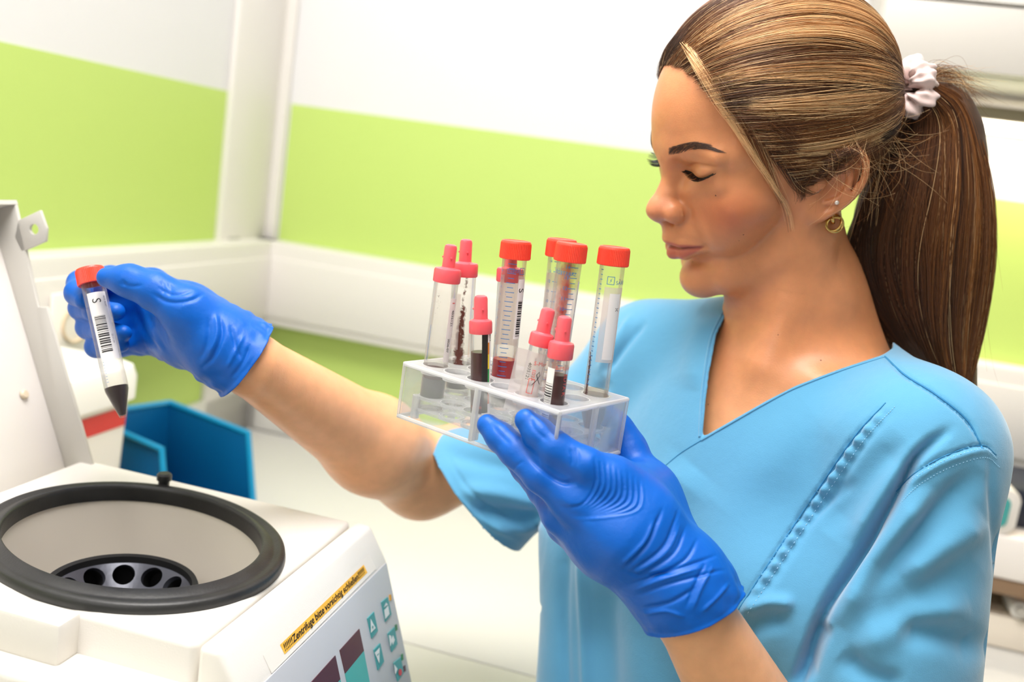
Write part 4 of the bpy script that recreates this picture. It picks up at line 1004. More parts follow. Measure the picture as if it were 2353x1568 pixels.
for s in (-1, 1): VS.ell(tw(.062, s*.066, -.135), (.05, .058, .058), TR, .04)
VS.cap(P(1890, 850, .785), SH_N, .038, .046, .03); VS.cap(P(1760, 790, .80), P(1500, 818, .87), .040, .049, .03)
VS.cap(P(2000, 880, .76), SH_N, .030, .049, .03)
VS.cap(P(1316, 1235, .83), P(1313, 1640, .82), .020, .022, .05)
SLN = SH_N+(EL_N-SH_N)*.80; SLF = P(1099, 1129, .895); MDF = P(1290, 1008, .885)
VS.cap(SH_N, SLN+(SLN-SH_N)*.1, .058, .079, .025)
VS.cap(P(1490, 850, .87), MDF, .050, .043, .03); VS.cap(MDF, SLF+(SLF-MDF)*.2, .043, .073, .022)
Vs, Qs = VS.mesh(); del VS
Vs = smooth(Vs, Qs, 4, .5, -.52); Ns = vnorm(Vs, Qs)
folds = [([(2185, 985), (2108, 1048), (2061, 1131), (2001, 1232), (1954, 1303), (1895, 1403), (1836, 1560)], 13, -13, 'end'),
 ([(2140, 1120), (2060, 1230), (1985, 1340), (1925, 1440)], 28, 7),
 ([(2256, 1078), (2161, 1172), (2072, 1261), (1975, 1365)], 30, -6), ([(2262, 1190), (2161, 1262), (2072, 1330)], 34, 5), ([(2240, 1290), (2120, 1370), (2000, 1440)], 45, -3.5),
 ([(2270, 1500), (2170, 1458), (2060, 1450)], 34, -6), ([(2230, 1390), (2100, 1420), (1960, 1500)], 35, 4), ([(1905, 1432), (1880, 1480), (1850, 1568)], 16, -8), ([(1935, 1500), (1990, 1550), (2080, 1580)], 26, -5),
 ([(2276, 1035), (2283, 1200), (2303, 1400), (2297, 1600)], 10, -2.0, 'end'),
 ([(1335, 1240), (1340, 1400), (1348, 1590)], 12, 4, 'end'), ([(1300, 1230), (1296, 1400), (1300, 1590)], 14, -3.5, 'end'), ([(1480, 1330), (1470, 1450), (1480, 1590)], 40, 4, 'end'), ([(1400, 1330), (1395, 1450), (1400, 1590)], 30, -4, 'end'),
 ([(1830, 1390), (1760, 1385), (1700, 1410)], 16, 5), ([(1820, 1420), (1740, 1440), (1690, 1500)], 22, -4), ([(1600, 1075), (1520, 1170), (1500, 1260)], 60, 4), ([(1950, 900), (1750, 1080), (1600, 1240)], 70, 3),
 ([(2080, 1010), (1980, 1110), (1900, 1230)], 34, -3), ([(2130, 1010), (2040, 1120), (1960, 1250)], 24, 3), ([(1960, 1100), (1860, 1180), (1830, 1210)], 16, -2.2),
 ([(1485, 735), (1440, 790), (1390, 860)], 9, -3), ([(1455, 720), (1415, 790), (1370, 860)], 9, 2.5), ([(1640, 720), (1600, 800), (1590, 900)], 30, 2.5), ([(1400, 870), (1360, 930), (1340, 1010)], 16, -4),
 ([(1050, 1130), (1140, 1135), (1250, 1160)], 20, 5), ([(1080, 1165), (1170, 1180), (1260, 1190)], 18, -5), ([(1000, 1030), (1100, 1060), (1230, 1090)], 22, -3), ([(1120, 1205), (1190, 1215), (1250, 1200)], 14, 3),
 ([(1010, 1065), (1055, 1148), (1130, 1208), (1205, 1248)], 7, 1.6), ([(1030, 1050), (1078, 1125), (1150, 1180), (1215, 1215)], 4, -1.6)]
seam = [(2048, 930), (1980, 1003), (1900, 1118), (1800, 1268), (1708, 1408)]
folds += [(seam, 11, 2.6, 17), ([(x-13, y-4) for x, y in seam], 4.5, -2.4), ([(x+12, y+8) for x, y in seam], 10, -1.6)]
arm = [(2292, 1058), (2258, 1036), (2180, 1058), (2108, 1098), (2062, 1142)]
folds += [(arm, 8, 1.6), ([(x-3, y-12) for x, y in arm], 4, -1.8), ([(2028, 815), (2080, 862), (2150, 906), (2222, 965), (2258, 1030)], 4.5, -2.6)]
Vs = relief(Vs, Ns, folds)
rsn = np.random.RandomState(5)
# openings: neck, sleeves, hem
NECK = np.array([(1676, 690), (1668, 715), (1642, 770), (1627, 850), (1617, 930), (1610, 1008), (1690, 962), (1760, 922), (1830, 886), (1930, 848), (2030, 815), (2052, 800), (2058, 778), (2030, 745), (1990, 560), (1700, 560)], float)
q = pr(Vs)
inn = inside(q[:, :2], NECK); back = (q[:, 2] > .80+(q[:, 0]-1830)*-.00002) & (q[:, 1] > 742+(1830-q[:, 0])*.05)
axN = (SLN-SH_N)/np.linalg.norm(SLN-SH_N); axF = (SLF-SH_F)/np.linalg.norm(SLF-SH_F)
cN = (Vs-SLN) @ axN; cF = (Vs-SLF) @ axF
nearN = np.linalg.norm((Vs-SLN)-cN[:, None]*axN, axis=1) < .13; nearN &= ((Vs-TM) @ Tl) > .172; nearF = np.linalg.norm((Vs-SLF)-cF[:, None]*axF, axis=1) < .13
gone = (inn & ~back) | ((cN > 0) & nearN & (Vs[:, 2] < 1.16)) | ((cF > 0) & nearF & (Vs[:, 0] < .06)) | (Vs[:, 2] < .815)
drop = gone[Qs].all(1); part_ = gone[Qs].any(1) & ~drop
for nm, sel, fix in (('n', inn & ~back, None),):
    b = np.unique(Qs[part_][gone[Qs[part_]]]); b = b[sel[b]]
    p = q[b, :2]; best = np.full(len(b), 1e9); tgt = p.copy()
    for i in range(len(NECK)):
        a, c = NECK[i], NECK[(i+1) % len(NECK)]; d = c-a; t = np.clip(((p-a) @ d)/(d @ d), 0, 1); w_ = a+t[:, None]*d; dd = np.linalg.norm(p-w_, axis=1); u = dd < best; best[u] = dd[u]; tgt[u] = w_[u]
    Vs[b] = np.array([P(x, y, z) for (x, y), z in zip(tgt, q[b, 2])])
for c_, ax_, s_ in ((cN, axN, (cN > 0) & nearN & (Vs[:, 2] < 1.16)), (cF, axF, (cF > 0) & nearF & (Vs[:, 0] < .06))):
    b = np.unique(Qs[part_][gone[Qs[part_]]]); b = b[s_[b]]; Vs[b] -= c_[b][:, None]*ax_
Qs = Qs[~drop]
Vs = rim_smooth(Vs, Qs, 10)
M_scrub = bpy.data.materials.new('blue_scrub_cloth'); M_scrub.use_nodes = True
_nt = M_scrub.node_tree; _b = _nt.nodes['Principled BSDF']; _b.inputs['Base Color'].default_value = srgb('#5a9fc6'); _b.inputs['Roughness'].default_value = .85; _b.inputs['Specular IOR Level'].default_value = .2
_b.inputs['Sheen Weight'].default_value = .5; _b.inputs['Sheen Roughness'].default_value = .5
_tc = _nt.nodes.new('ShaderNodeTexCoord'); _w = _nt.nodes.new('ShaderNodeTexNoise'); _w.inputs['Scale'].default_value = 1400; _w.inputs['Detail'].default_value = 2
_w2 = _nt.nodes.new('ShaderNodeTexNoise'); _w2.inputs['Scale'].default_value = 28; _w2.inputs['Detail'].default_value = 3
_ad = _nt.nodes.new('ShaderNodeMath'); _ad.operation = 'MULTIPLY_ADD'; _ad.inputs[1].default_value = .12
_nt.links.new(_tc.outputs['Object'], _w.inputs['Vector']); _nt.links.new(_tc.outputs['Object'], _w2.inputs['Vector']); _nt.links.new(_w.outputs['Fac'], _ad.inputs[0]); _nt.links.new(_w2.outputs['Fac'], _ad.inputs[2])
_bp = _nt.nodes.new('ShaderNodeBump'); _bp.inputs['Strength'].default_value = .35; _bp.inputs['Distance'].default_value = .004; _nt.links.new(_ad.outputs[0], _bp.inputs['Height']); _nt.links.new(_bp.outputs['Normal'], _b.inputs['Normal'])
top_ = emit('scrub_top', Vs, Qs, M_scrub, person, .0013)
ST = bvh(Vs, Qs)
M_seam = mat('scrub_seam_thread', '#2f7fae', .8); M_st = mat('stitch_thread', '#9ccdea', .7)
def on_cloth(pts, n, off=.0003):
    r = [hit(ST, x, y, off) for x, y in spline(pts, n)]; return [p-FOOT for p in r if p is not None]
def seam_line(pts, n, r, m, name='seam'): MB().tube(on_cloth(pts, n, .0), r, 5).build(name, m, top_)
seam_line([(2028, 815), (2080, 862), (2150, 906), (2222, 965), (2258, 1032)], 40, .0007, M_seam)
seam_line([(x-13, y-4) for x, y in seam], 50, .0005, M_seam); seam_line([(x-3, y-12) for x, y in arm], 40, .0005, M_seam)
seam_line([(1612, 1012), (1560, 1045), (1505, 1092)], 20, .0005, M_seam)
def stitches(pts, n):
    p = on_cloth(pts, n*3, .0003); b = MB()
    for i in range(0, len(p)-2, 3): b.tube([p[i], p[i+1]], .00026, 4)
    o = b.build('stitching', M_st, top_); o['kind'] = 'stuff'
stitches([(x-1, y-4) for x, y in arm], 42); stitches([(x+5, y+16) for x, y in arm], 42); stitches([(x+8, y+5) for x, y in seam], 60)
MB().tube(on_cloth([(1668, 706), (1636, 770), (1620, 850), (1611, 930), (1608, 1004)], 40, .0), .0011, 6).build('neckline_edge', M_scrub, top_)
MB().tube(on_cloth([(1612, 1012), (1690, 967), (1760, 927), (1830, 891), (1930, 853), (2030, 821)], 50, .0), .0011, 6).build('neckline_edge', M_scrub, top_)
stitches([(1660, 745), (1633, 850), (1622, 930), (1616, 990)], 30) if False else None
# trousers and shoes (below the frame, so that she stands on the floor)
VT = Vox(*grid((.02, .55, .02), (.50, 1.02, 1.02), .006))
hipc = tw(-.075, 0, 0); hipc[2] = .86
VT.ell(hipc, (.095, .15, .14), TR, .03)
for s in (-1, 1):
    h = hipc+Tl*s*.08; k = h+Tf*.02; k[2] = .47; f_ = h-Tf*.01; f_[2] = .07
    VT.cap(h-EZ*.02, k, .088, .066, .02); VT.cap(k, f_, .066, .062, .01)
Vt, Qt = VT.mesh(); Vt = smooth(Vt, Qt, 3); emit('trousers', Vt, Qt, M_scrub, person)
for s in (-1, 1):
    VT = Vox(*grid((-.05, .45, -.01), (.55, 1.1, .13), .004)); f_ = hipc+Tl*s*.08-Tf*.01
    a = f_-Tf*.05; a[2] = .042; b = f_+Tf*.13; b[2] = .036
    VT.cap(a, b, .040, .036, .01); f2_ = f_.copy(); f2_[2] = .08; VT.cap(f2_-Tf*.02, f2_+Tf*.03, .04, .035, .02)
    g = VT.a[2].reshape(1, 1, -1); VT.F = np.maximum(VT.F, .002-g)
    Vt, Qt = VT.mesh(); emit('shoe', smooth(Vt, Qt, 2), Qt, mat('white_shoe', '#eceae6', .5), person)

# ------------------------------------------------------------------ nitrile gloves
M_gl = bpy.data.materials.new('blue_nitrile'); M_gl.use_nodes = True
_nt = M_gl.node_tree; _b = _nt.nodes['Principled BSDF']; _b.inputs['Base Color'].default_value = srgb('#005cbe'); _b.inputs['Roughness'].default_value = .42; _b.inputs['Specular IOR Level'].default_value = .32
_b.inputs['Subsurface Weight'].default_value = .12; _b.inputs['Subsurface Radius'].default_value = (.0006, .0015, .004)
_tc = _nt.nodes.new('ShaderNodeTexCoord'); _w = _nt.nodes.new('ShaderNodeTexNoise'); _w.inputs['Scale'].default_value = 1500; _w.inputs['Detail'].default_value = 2
_w2 = _nt.nodes.new('ShaderNodeTexNoise'); _w2.inputs['Scale'].default_value = 160; _w2.inputs['Detail'].default_value = 3
_ad = _nt.nodes.new('ShaderNodeMath'); _ad.operation = 'MULTIPLY_ADD'; _ad.inputs[1].default_value = .15
_nt.links.new(_tc.outputs['Object'], _w.inputs['Vector']); _nt.links.new(_tc.outputs['Object'], _w2.inputs['Vector']); _nt.links.new(_w.outputs['Fac'], _ad.inputs[0]); _nt.links.new(_w2.outputs['Fac'], _ad.inputs[2])
_bp = _nt.nodes.new('ShaderNodeBump'); _bp.inputs['Strength'].default_value = .25; _bp.inputs['Distance'].default_value = .0015; _nt.links.new(_ad.outputs[0], _bp.inputs['Height']); _nt.links.new(_bp.outputs['Normal'], _b.inputs['Normal'])
def pts(l): return [P(*q[:3]) for q in l], [q[3] for q in l]
def nchain(Vx, l, k=.004, k0=None):
    p, r = pts(l); Vx.chain(p, r, k, k0)
def noise3(Pt, seed, n=40, f0=40, f1=160):     # cheap band-limited noise from random plane waves
    r = np.random.RandomState(seed); o = np.zeros(len(Pt))
    for _ in range(n):
        d = r.normal(size=3); d /= np.linalg.norm(d); f = r.uniform(f0, f1); o += np.sin(Pt @ d*f*2*pi+r.uniform(0, 6.28))
    return o/sqrt(n)
# --- her left hand: under the rack, fingers on the near face, thumb behind it
lo = np.array([-.10, .50, 1.19]); hi = np.array([.17, .69, 1.36])
G = Vox(*grid(lo, hi, .0009))
for l in ([(1590, 1385, .612, .026), (1572, 1330, .612, .0255), (1480, 1195, .608, .020), (1402, 1108, .603, .0135)],
          [(1580, 1390, .610, .026), (1552, 1340, .605, .023), (1425, 1240, .600, .019), (1322, 1152, .603, .0130)],
          [(1580, 1390, .612, .026), (1538, 1345, .610, .021), (1395, 1250, .615, .018), (1292, 1180, .624, .0130)],
          [(1588, 1390, .616, .024), (1530, 1332, .622, .0185), (1385, 1258, .632, .015), (1300, 1205, .643, .0120)]): nchain(G, l, .016)
G.cap(P(1560, 1300, .632), P(1480, 1140, .648), .021, .016, .02)          # thumb side
nchain(G, [(1402, 1108, .603, .0135), (1345, 1072, .599, .0116), (1272, 1030, .602, .0109), (1238, 997, .605, .0098), (1209, 966, .607, .0074)], .004, .008)
nchain(G, [(1322, 1152, .603, .0130), (1243, 1092, .606, .0110), (1183, 1036, .616, .0102), (1150, 1005, .622, .0092), (1121, 977, .627, .0072)], .004, .008)
nchain(G, [(1292, 1180, .624, .0130), (1248, 1128, .645, .0102), (1206, 1080, .668, .0090), (1168, 1040, .680, .0072)], .003, .006)
nchain(G, [(1300, 1205, .643, .0120), (1266, 1160, .662, .0088), (1238, 1115, .684, .0078), (1215, 1080, .696, .0062)], .003, .006)
nchain(G, [(1530, 1235, .648, .018), (1490, 1125, .664, .0150), (1443, 1030, .676, .0112), (1415, 985, .680, .0100), (1392, 952, .680, .0078)], .010, .012)
G.cap(P(1405, 1112, .612), P(1492, 1128, .655), .0125, .0145, .018); G.cap(P(1440, 1150, .620), P(1500, 1180, .650), .016, .016, .02)
wa = WR_N; wd = (EL_N-WR_N)/np.linalg.norm(EL_N-WR_N)
G.cap(wa-wd*.008+RT*.001, wa+wd*.030+RT*.002, .0270, .0300, .012)
Vg, Qg = G.mesh(); del G
Vg = smooth(Vg, Qg, 3, .5, -.52); Ng = vnorm(Vg, Qg)
gf = []
for i in range(9):     # tension creases fanning from the index knuckle over the back of the hand
    gf.append(([(1288+3*i, 1168+3*i), (1340+7*i, 1158+3.5*i), (1368+12*i, 1110+7*i), (1366+13*i, 1050+6*i)], 3.4, -.75+.03*i))
    gf.append(([(1294+3*i, 1171+3*i), (1344+7*i, 1161+3.5*i), (1374+12*i, 1113+7*i), (1372+13*i, 1056+6*i)], 3.4, .4))
gf += [([(1430, 1312), (1487, 1253), (1510, 1200), (1524, 1165)], 4.5, -1.1), ([(1424, 1303), (1480, 1246), (1503, 1195)], 4.5, .8), ([(1445, 1318), (1520, 1262), (1550, 1200), (1560, 1165)], 4, -.8), ([(1460, 1330), (1545, 1275), (1578, 1205)], 4, -.8), ([(1475, 1340), (1570, 1290), (1605, 1235)], 4, -.9), ([(1452, 1322), (1530, 1270), (1565, 1200)], 4, .7),
       ([(1440, 1345), (1520, 1320), (1610, 1290), (1650, 1275)], 4, -.9), ([(1455, 1372), (1530, 1345), (1630, 1318), (1668, 1310)], 4, -.9), ([(1448, 1360), (1520, 1333), (1620, 1303)], 4, .8), ([(1470, 1400), (1540, 1385), (1600, 1350)], 4.5, -1), ([(1478, 1412), (1530, 1405), (1575, 1420)], 4, .9),
       ([(1590, 1405), (1612, 1350), (1640, 1300)], 4, .9), ([(1575, 1400), (1600, 1340), (1622, 1290)], 4, -.9), ([(1610, 1410), (1650, 1370), (1676, 1340)], 4, .8), ([(1432, 1308), (1470, 1322), (1560, 1316)], 4, -.8),
       ([(1212, 1045), (1240, 1075), (1290, 1108), (1330, 1108)], 6, -1.3), ([(1275, 1150), (1320, 1185), (1370, 1195)], 10, -.5),
       ([(1218, 955), (1228, 985), (1260, 1015)], 5, -.5), ([(1130, 975), (1150, 1000), (1175, 1025)], 5, -.4), ([(1310, 1030), (1316, 1050), (1313, 1072)], 4, -.5), ([(1322, 1028), (1328, 1050), (1326, 1075)], 4, -.4), ([(1175, 1085), (1190, 1068), (1205, 1060)], 4, -.4)]
Vg = relief(Vg, Ng, gf, -.02)
q = (Vg-wa) @ wd
f = np.clip((q+.028)/.03, 0, 1)*1.0
def cloth_wr(Vx, Nx, f, seed):
    return Vx+Nx*(f*(noise3(Vx, seed, 30, 30, 110)*.0007))[:, None]
Vg = cloth_wr(Vg, Ng, f, 3)
def cut_cuff(V, Q, c, n):
    d = (V-c) @ n; gone = d > 0; drop = gone[Q].all(1); part = gone[Q].any(1) & ~drop
    b = np.unique(Q[part][gone[Q[part]]]); V = V.copy(); V[b] -= d[b][:, None]*n
    return rim_smooth(V, Q[~drop], 4), Q[~drop], b
hemN = (P(1685, 1352, .612)-P(1490, 1432, .612)); hn = P(1588, 1398, .590)-P(1588, 1398, .610)
ca, cb, cc = P(1686, 1350, .616), P(1490, 1430, .616), P(1560, 1456, .583)
n_ = np.cross(cb-ca, cc-ca); n_ /= np.linalg.norm(n_); n_ = n_ if n_ @ wd > 0 else -n_
d_ = (Vg-ca) @ n_; Vg = Vg+Ng*(np.clip(1-np.abs(d_)/.0022, 0, 1)*.0010)[:, None]
Vg, Qg, bN = cut_cuff(Vg, Qg, ca, n_)
glove = emit('glove', Vg, Qg, M_gl, person, .0006); glove['label'] = 'blue glove under the rack'
# --- her right hand: raised, palm towards us, pinching the tube
lo = np.array([-.385, .63, 1.235]); hi = np.array([-.155, .81, 1.375])
G = Vox(*grid(lo, hi, .0009))
G.cap(P(548, 818, .715), P(470, 762, .716), .0245, .0255, .02)
for l in ([(520, 785, .722, .021), (430, 715, .735, .019), (350, 655, .765, .0125)], [(520, 795, .724, .021), (430, 745, .738, .018), (345, 700, .775, .0125)],
          [(520, 803, .724, .020), (430, 768, .738, .016), (352, 745, .775, .012)], [(515, 810, .722, .018), (430, 784, .732, .0145), (362, 786, .765, .0115)]): nchain(G, l, .016)
nchain(G, [(505, 788, .705, .020), (428, 712, .697, .0165), (356, 668, .695, .0122), (298, 646, .696, .0104), (246, 638, .699, .0074)], .010, .014)
nchain(G, [(350, 655, .765, .0125), (255, 640, .772, .0100), (186, 652, .750, .0102), (180, 674, .732, .0098), (193, 690, .721, .0070)], .003, .006)
nchain(G, [(345, 700, .775, .0125), (250, 700, .780, .0100), (188, 708, .760, .0098), (222, 716, .742, .0090), (266, 717, .733, .0070)], .003, .006)
nchain(G, [(352, 745, .775, .012), (260, 750, .782, .0098), (204, 752, .762, .0096), (240, 762, .744, .0088), (284, 766, .735, .0062)], .003, .006)
nchain(G, [(362, 786, .765, .0115), (280, 790, .775, .0088), (222, 797, .758, .0086), (250, 798, .746, .0076), (280, 793, .739, .0056)], .003, .006)
wf = WR_F; wdf = (EL_F-WR_F)/np.linalg.norm(EL_F-WR_F)
G.cap(P(530, 806, .714), P(578, 836, .717), .0268, .0315, .012)
Vg, Qg = G.mesh(); del G
Vg = smooth(Vg, Qg, 3, .5, -.52); Ng = vnorm(Vg, Qg)
gf = [([(345, 672), (390, 695), (440, 690), (470, 672)], 5, -.8), ([(360, 660), (400, 678), (445, 668)], 4, -.5), ([(386, 650), (393, 664), (390, 684)], 4, -.35), ([(370, 644), (377, 660), (374, 680)], 4, -.3),
      ([(305, 700), (330, 760), (370, 815)], 7, -1.2), ([(340, 720), (360, 770), (385, 810)], 6, -.8), ([(320, 690), (345, 750), (378, 812)], 7, .8), ([(270, 650), (300, 658), (330, 656)], 4, -.4), ([(280, 643), (285, 650), (290, 655)], 4, -.4),
      ([(505, 725), (510, 770), (490, 820), (462, 848)], 5, -1.2), ([(495, 720), (498, 770), (478, 820)], 5, .9), ([(480, 730), (478, 780), (455, 835)], 6, -.8), ([(530, 745), (540, 790), (555, 830)], 5, -.9), ([(560, 770), (545, 800), (520, 850)], 5, .9), ([(575, 790), (560, 830), (530, 870)], 4, -.9), ([(195, 668), (190, 685), (192, 700)], 3, -.5)]
Vg = relief(Vg, Ng, gf, -.02)
q = (Vg-wf) @ wdf; Vg = cloth_wr(Vg, Ng, np.clip((q+.028)/.02, 0, 1)*1.5, 8)
ca, cb, cc = P(608, 757, .731), P(504, 893, .731), P(590, 832, .684)
n_ = np.cross(cb-ca, cc-ca); n_ /= np.linalg.norm(n_); n_ = n_ if n_ @ wdf > 0 else -n_
d_ = (Vg-ca) @ n_; Vg = Vg+Ng*(np.clip(1-np.abs(d_)/.0024, 0, 1)*.0012)[:, None]
Vg, Qg, bF = cut_cuff(Vg, Qg, ca, n_)
glove = emit('glove', Vg, Qg, M_gl, person, .0006); glove['label'] = 'blue glove pinching the raised tube'

# ------------------------------------------------------------------ hair
rh = np.random.RandomState(11)
def strands(name, paths, rad, cols, m, parent, label=None, root=None):
    # paths: list of (n, 3) arrays in world space; rad: root/tip radius pairs; cols: colour per strand
    h = bpy.data.hair_curves.new(name); h.add_curves([len(p) for p in paths])
    P_ = np.concatenate(paths)-FOOT
    h.attributes['position'].data.foreach_set('vector', P_.astype(np.float32).ravel())
    r = h.attributes.get('radius') or h.attributes.new('radius', 'FLOAT', 'POINT')
    r.data.foreach_set('value', np.concatenate([a+(b-a)*np.linspace(0, 1, len(p))**1.5 for p, (a, b) in zip(paths, rad)]).astype(np.float32))
    rt = np.zeros(len(paths)) if root is None else np.asarray(root)
    cc = np.concatenate([c[None, :]*(1-d*np.exp(-np.linspace(0, 1, len(p))/.13))[:, None] for p, c, d in zip(paths, cols, rt)])
    c = h.attributes.new('tint', 'FLOAT_COLOR', 'POINT'); c.data.foreach_set('color', np.c_[cc, np.ones(len(cc))].astype(np.float32).ravel())
    h.materials.append(m); o = bpy.data.objects.new(name, h); COL.objects.link(o); o.parent = parent
    if label: o['label'] = label
    return o
M_hair = bpy.data.materials.new('hair'); M_hair.use_nodes = True; _nt = M_hair.node_tree; _b = _nt.nodes['Principled BSDF']
_at = _nt.nodes.new('ShaderNodeAttribute'); _at.attribute_name = 'tint'; _nt.links.new(_at.outputs['Color'], _b.inputs['Base Color'])
_b.inputs['Roughness'].default_value = .38; _b.inputs['Specular IOR Level'].default_value = .55
M_black = mat('black_lash', '#0b0b0d', .4); M_brow = mat('brow_hair', '#4a3226', .6)
DK, MD, LT, BL = [np.array(srgb(c)[:3]) for c in ('#2c1a10', '#6f4221', '#b8783a', '#ffd39b')]
def hair_col(n, lock, dark=0.0, blond=.2):
    a = np.clip(lock+rh.normal(0, .09, n), 0, 1)[:, None]
    c = np.where(a < .5, DK+(MD-DK)*a*2, MD+(LT-MD)*(a-.5)*2)
    b = (rh.rand(n) < blond)[:, None]; c = np.where(b, BL*(.75+.35*rh.rand(n)[:, None]), c)
    return c*(1-dark)
# tie point and the ellipsoid that the combed-back hair lies on (head units)
TIE = hloc(P(2086, 212, .740)); HC = np.array([-4.5, 0, 50]); HRAD = np.array([105.5, 79, 94])
def to_dir(h): q = (h-HC)/HRAD; return q/np.linalg.norm(q, axis=-1, keepdims=True)
def cap_pt(d, lift=0): return HC+d*HRAD*(1+lift)
# hairline from the middle of the forehead down the temple, over the ear to the nape (head units, y > 0 side)
HL = spline([(78, 0, 96), (76, 14, 94), (71, 28, 83), (63, 41, 67), (54, 54, 53), (46, 63, 41), (36, 69, 24), (24, 71.5, 8), (18, 71.5, -3), (9, 74, 8), (0, 77, 22), (-14, 78, 32), (-30, 77, 22), (-40, 72, 4), (-50, 62, -20), (-62, 44, -38), (-72, 20, -46), (-74, 0, -47)], 260)
def snap_skin(h):         # put a head-unit point on the skin surface
    o = HC*np.array([.6, 0, .6]); d = h-o; d /= np.linalg.norm(d)
    s_ = hw(*(o+d*160)); e = hw(*o)-s_; e /= np.linalg.norm(e)
    r = BT.ray_cast(Vector(s_), Vector(e)); return hloc(np.array(r[0])) if r[0] is not None else h
HLs = np.array([snap_skin(p) for p in HL])
# under-mass: dark shell just below the strands
G = Vox(*grid(HO-.15, HO+.15, .0024))
G.ell(hw(*HC), (HRAD-5.5)*HS, HR, .001)
Vh, Qh = G.mesh(); del G
Hh = hloc(Vh); dh = to_dir(Hh); dl = to_dir(HLs); dl2 = np.concatenate([dl, dl*np.array([1, -1, 1])]); hl3 = np.concatenate([HLs, HLs*np.array([1, -1, 1])])
# keep what lies behind the hairline: compare with the nearest hairline point, along the direction to the tie
dT = to_dir(TIE)
def behind(d):
    out = np.zeros(len(d), bool)
    for i in range(0, len(d), 4000):
        c = d[i:i+4000] @ dl2.T; k = c.argmax(1); n = dl2[k]
        t = dT-n*(n @ dT)[:, None]; out[i:i+4000] = ((d[i:i+4000]-n)*t).sum(1) > .07
    return out
kp = behind(dh); keep = kp[Qh].all(1)
M_scalp = mat('dark_hair_mass', '#4a3323', .55, var=.25, vscale=120)
mass = emit('hair_mass', Vh, Qh[keep], M_scalp, person); mass['label'] = 'dark brown hair under the combed strands'
HB = bvh(Vh, Qh[keep])
paths, rad, cl_, rt_ = [], [], [], []
def slerp(a, b, t):
    o = np.arccos(np.clip(a @ b, -1, 1)); return (np.sin((1-t)*o)[:, None]*a+np.sin(t*o)[:, None]*b)/np.sin(o)
def hw3(q): return HO + (np.asarray(q)*HS) @ HR.T
def lock(i0, side, n, spread, lift0, bright, blond, start=0.0, rise=.16, dark=.5, jit=1.0, r=.000095):
    lt = rh.normal(0, 4, 2); ph = rh.rand()*6.28; am = .014*rh.rand(); fq = rh.uniform(3, 8); sg = rh.normal(0, .03)
    for j in range(n):
        i = int(np.clip(i0+rh.normal(0, spread), 0, len(HLs)-1)); p0 = HLs[i]*np.array([1, side, 1])
        fw = max(0, rh.normal(0, 1.6)); p0 = p0+np.array([fw*.8, 0, -fw*.5])*(1 if i < 110 else 0)
        a = to_dir(p0+rh.normal(0, jit, 3)); tgt = to_dir(TIE+np.array([0, rh.normal(lt[0], 3), rh.normal(lt[1], 4)]))
        s0 = start*rh.rand(); t = np.linspace(s0, 1, 18); d = slerp(a, tgt, t)
        sag = np.sin(t*pi)*(.05+sg+.012*rh.randn())
        d = d-np.array([0, 0, 1])*sag[:, None]*(.35 if p0[2] > 60 else .5); d /= np.linalg.norm(d, axis=1, keepdims=True)
        l = lift0*np.sin(np.clip(t*1.15, 0, 1)*pi)+rh.normal(0, .004)+am*np.sin(t*fq+ph)
        q = cap_pt(d, l[:, None]-.004)
        if s0 == 0 or start == 0:
            g = np.clip(1-t/rise, 0, 1)[:, None]**1.5; q = q*(1-g)+(p0+rh.normal(0, .5, 3)+(q-q[0]))*g
        paths.append(hw3(q)); rad.append((r, r*.8)); rt_.append(dark if start == 0 else 0)
    cl_.append(hair_col(n, bright, 0, blond))
nz = lambda f: .5*sin(f*23+1)+.35*sin(f*51+2)+.3*sin(f*97)
for k in range(270):
    f = rh.rand()**.85; i0 = f*(len(HLs)-1)
    bright = np.clip((.50 if f < .5 else .36)+.22*nz(f)+rh.normal(0, .10), .03, .95)
    lock(i0, 1, 85, 2.4, rh.normal(.012, .010), bright, .22 if bright > .6 else .04, start=.55 if k % 3 == 0 else 0)
for k in range(90):
    f = rh.rand()*.5; lock(f*(len(HLs)-1), -1, 50, 3.0, rh.normal(.014, .01), np.clip(rh.normal(.42, .2), 0, 1), .12)
for k in range(26):
    lock(rh.uniform(8, 62), -1, 45, 2.5, rh.uniform(.0, .02), rh.uniform(.05, .3), .02, rise=.045, jit=1.6)
for i0, b, n in ((10, .75, 150), (20, .85, 200), (33, .9, 170), (48, .8, 120), (80, .75, 110)):           # blond streaks swept back
    lock(i0, 1, n, 1.5, .036, b, .70, dark=.35)
strands('hair', paths, rad, np.concatenate(cl_), M_hair, person, 'brown hair with blond streaks combed back', rt_)
# ------------------------------------------------------------------ ponytail
gl = spline([(2088, 235, .800), (2050, 330, .812), (1985, 460, .815), (1950, 580, .818), (1972, 690, .826), (2050, 800, .830), (2120, 880, .828), (2170, 935, .822)], 40)
gm = spline([(2105, 212, .800), (2160, 290, .802), (2158, 430, .800), (2140, 580, .800), (2138, 740, .806), (2165, 860, .806), (2192, 940, .806)], 40)
gr = spline([(2115, 188, .800), (2205, 240, .802), (2258, 400, .800), (2270, 560, .800), (2254, 720, .804), (2228, 850, .806), (2204, 925, .806)], 40)
def tail_pt(s, dd, t):
    i = np.clip(t*39, 0, 38.999); k = i.astype(int); f = (i-k)[:, None]
    a, b, c = [g[k]*(1-f)+g[k+1]*f for g in (gl, gm, gr)]
    s = np.asarray(s)[:, None] if np.ndim(s) else s
    q = np.where(np.asarray(s) < 0, b+(a-b)*(-s), b+(c-b)*s)
    q = q.copy(); q[:, 2] += dd-.060*(1-.5*t)
    return np.array([P(*p) for p in q])
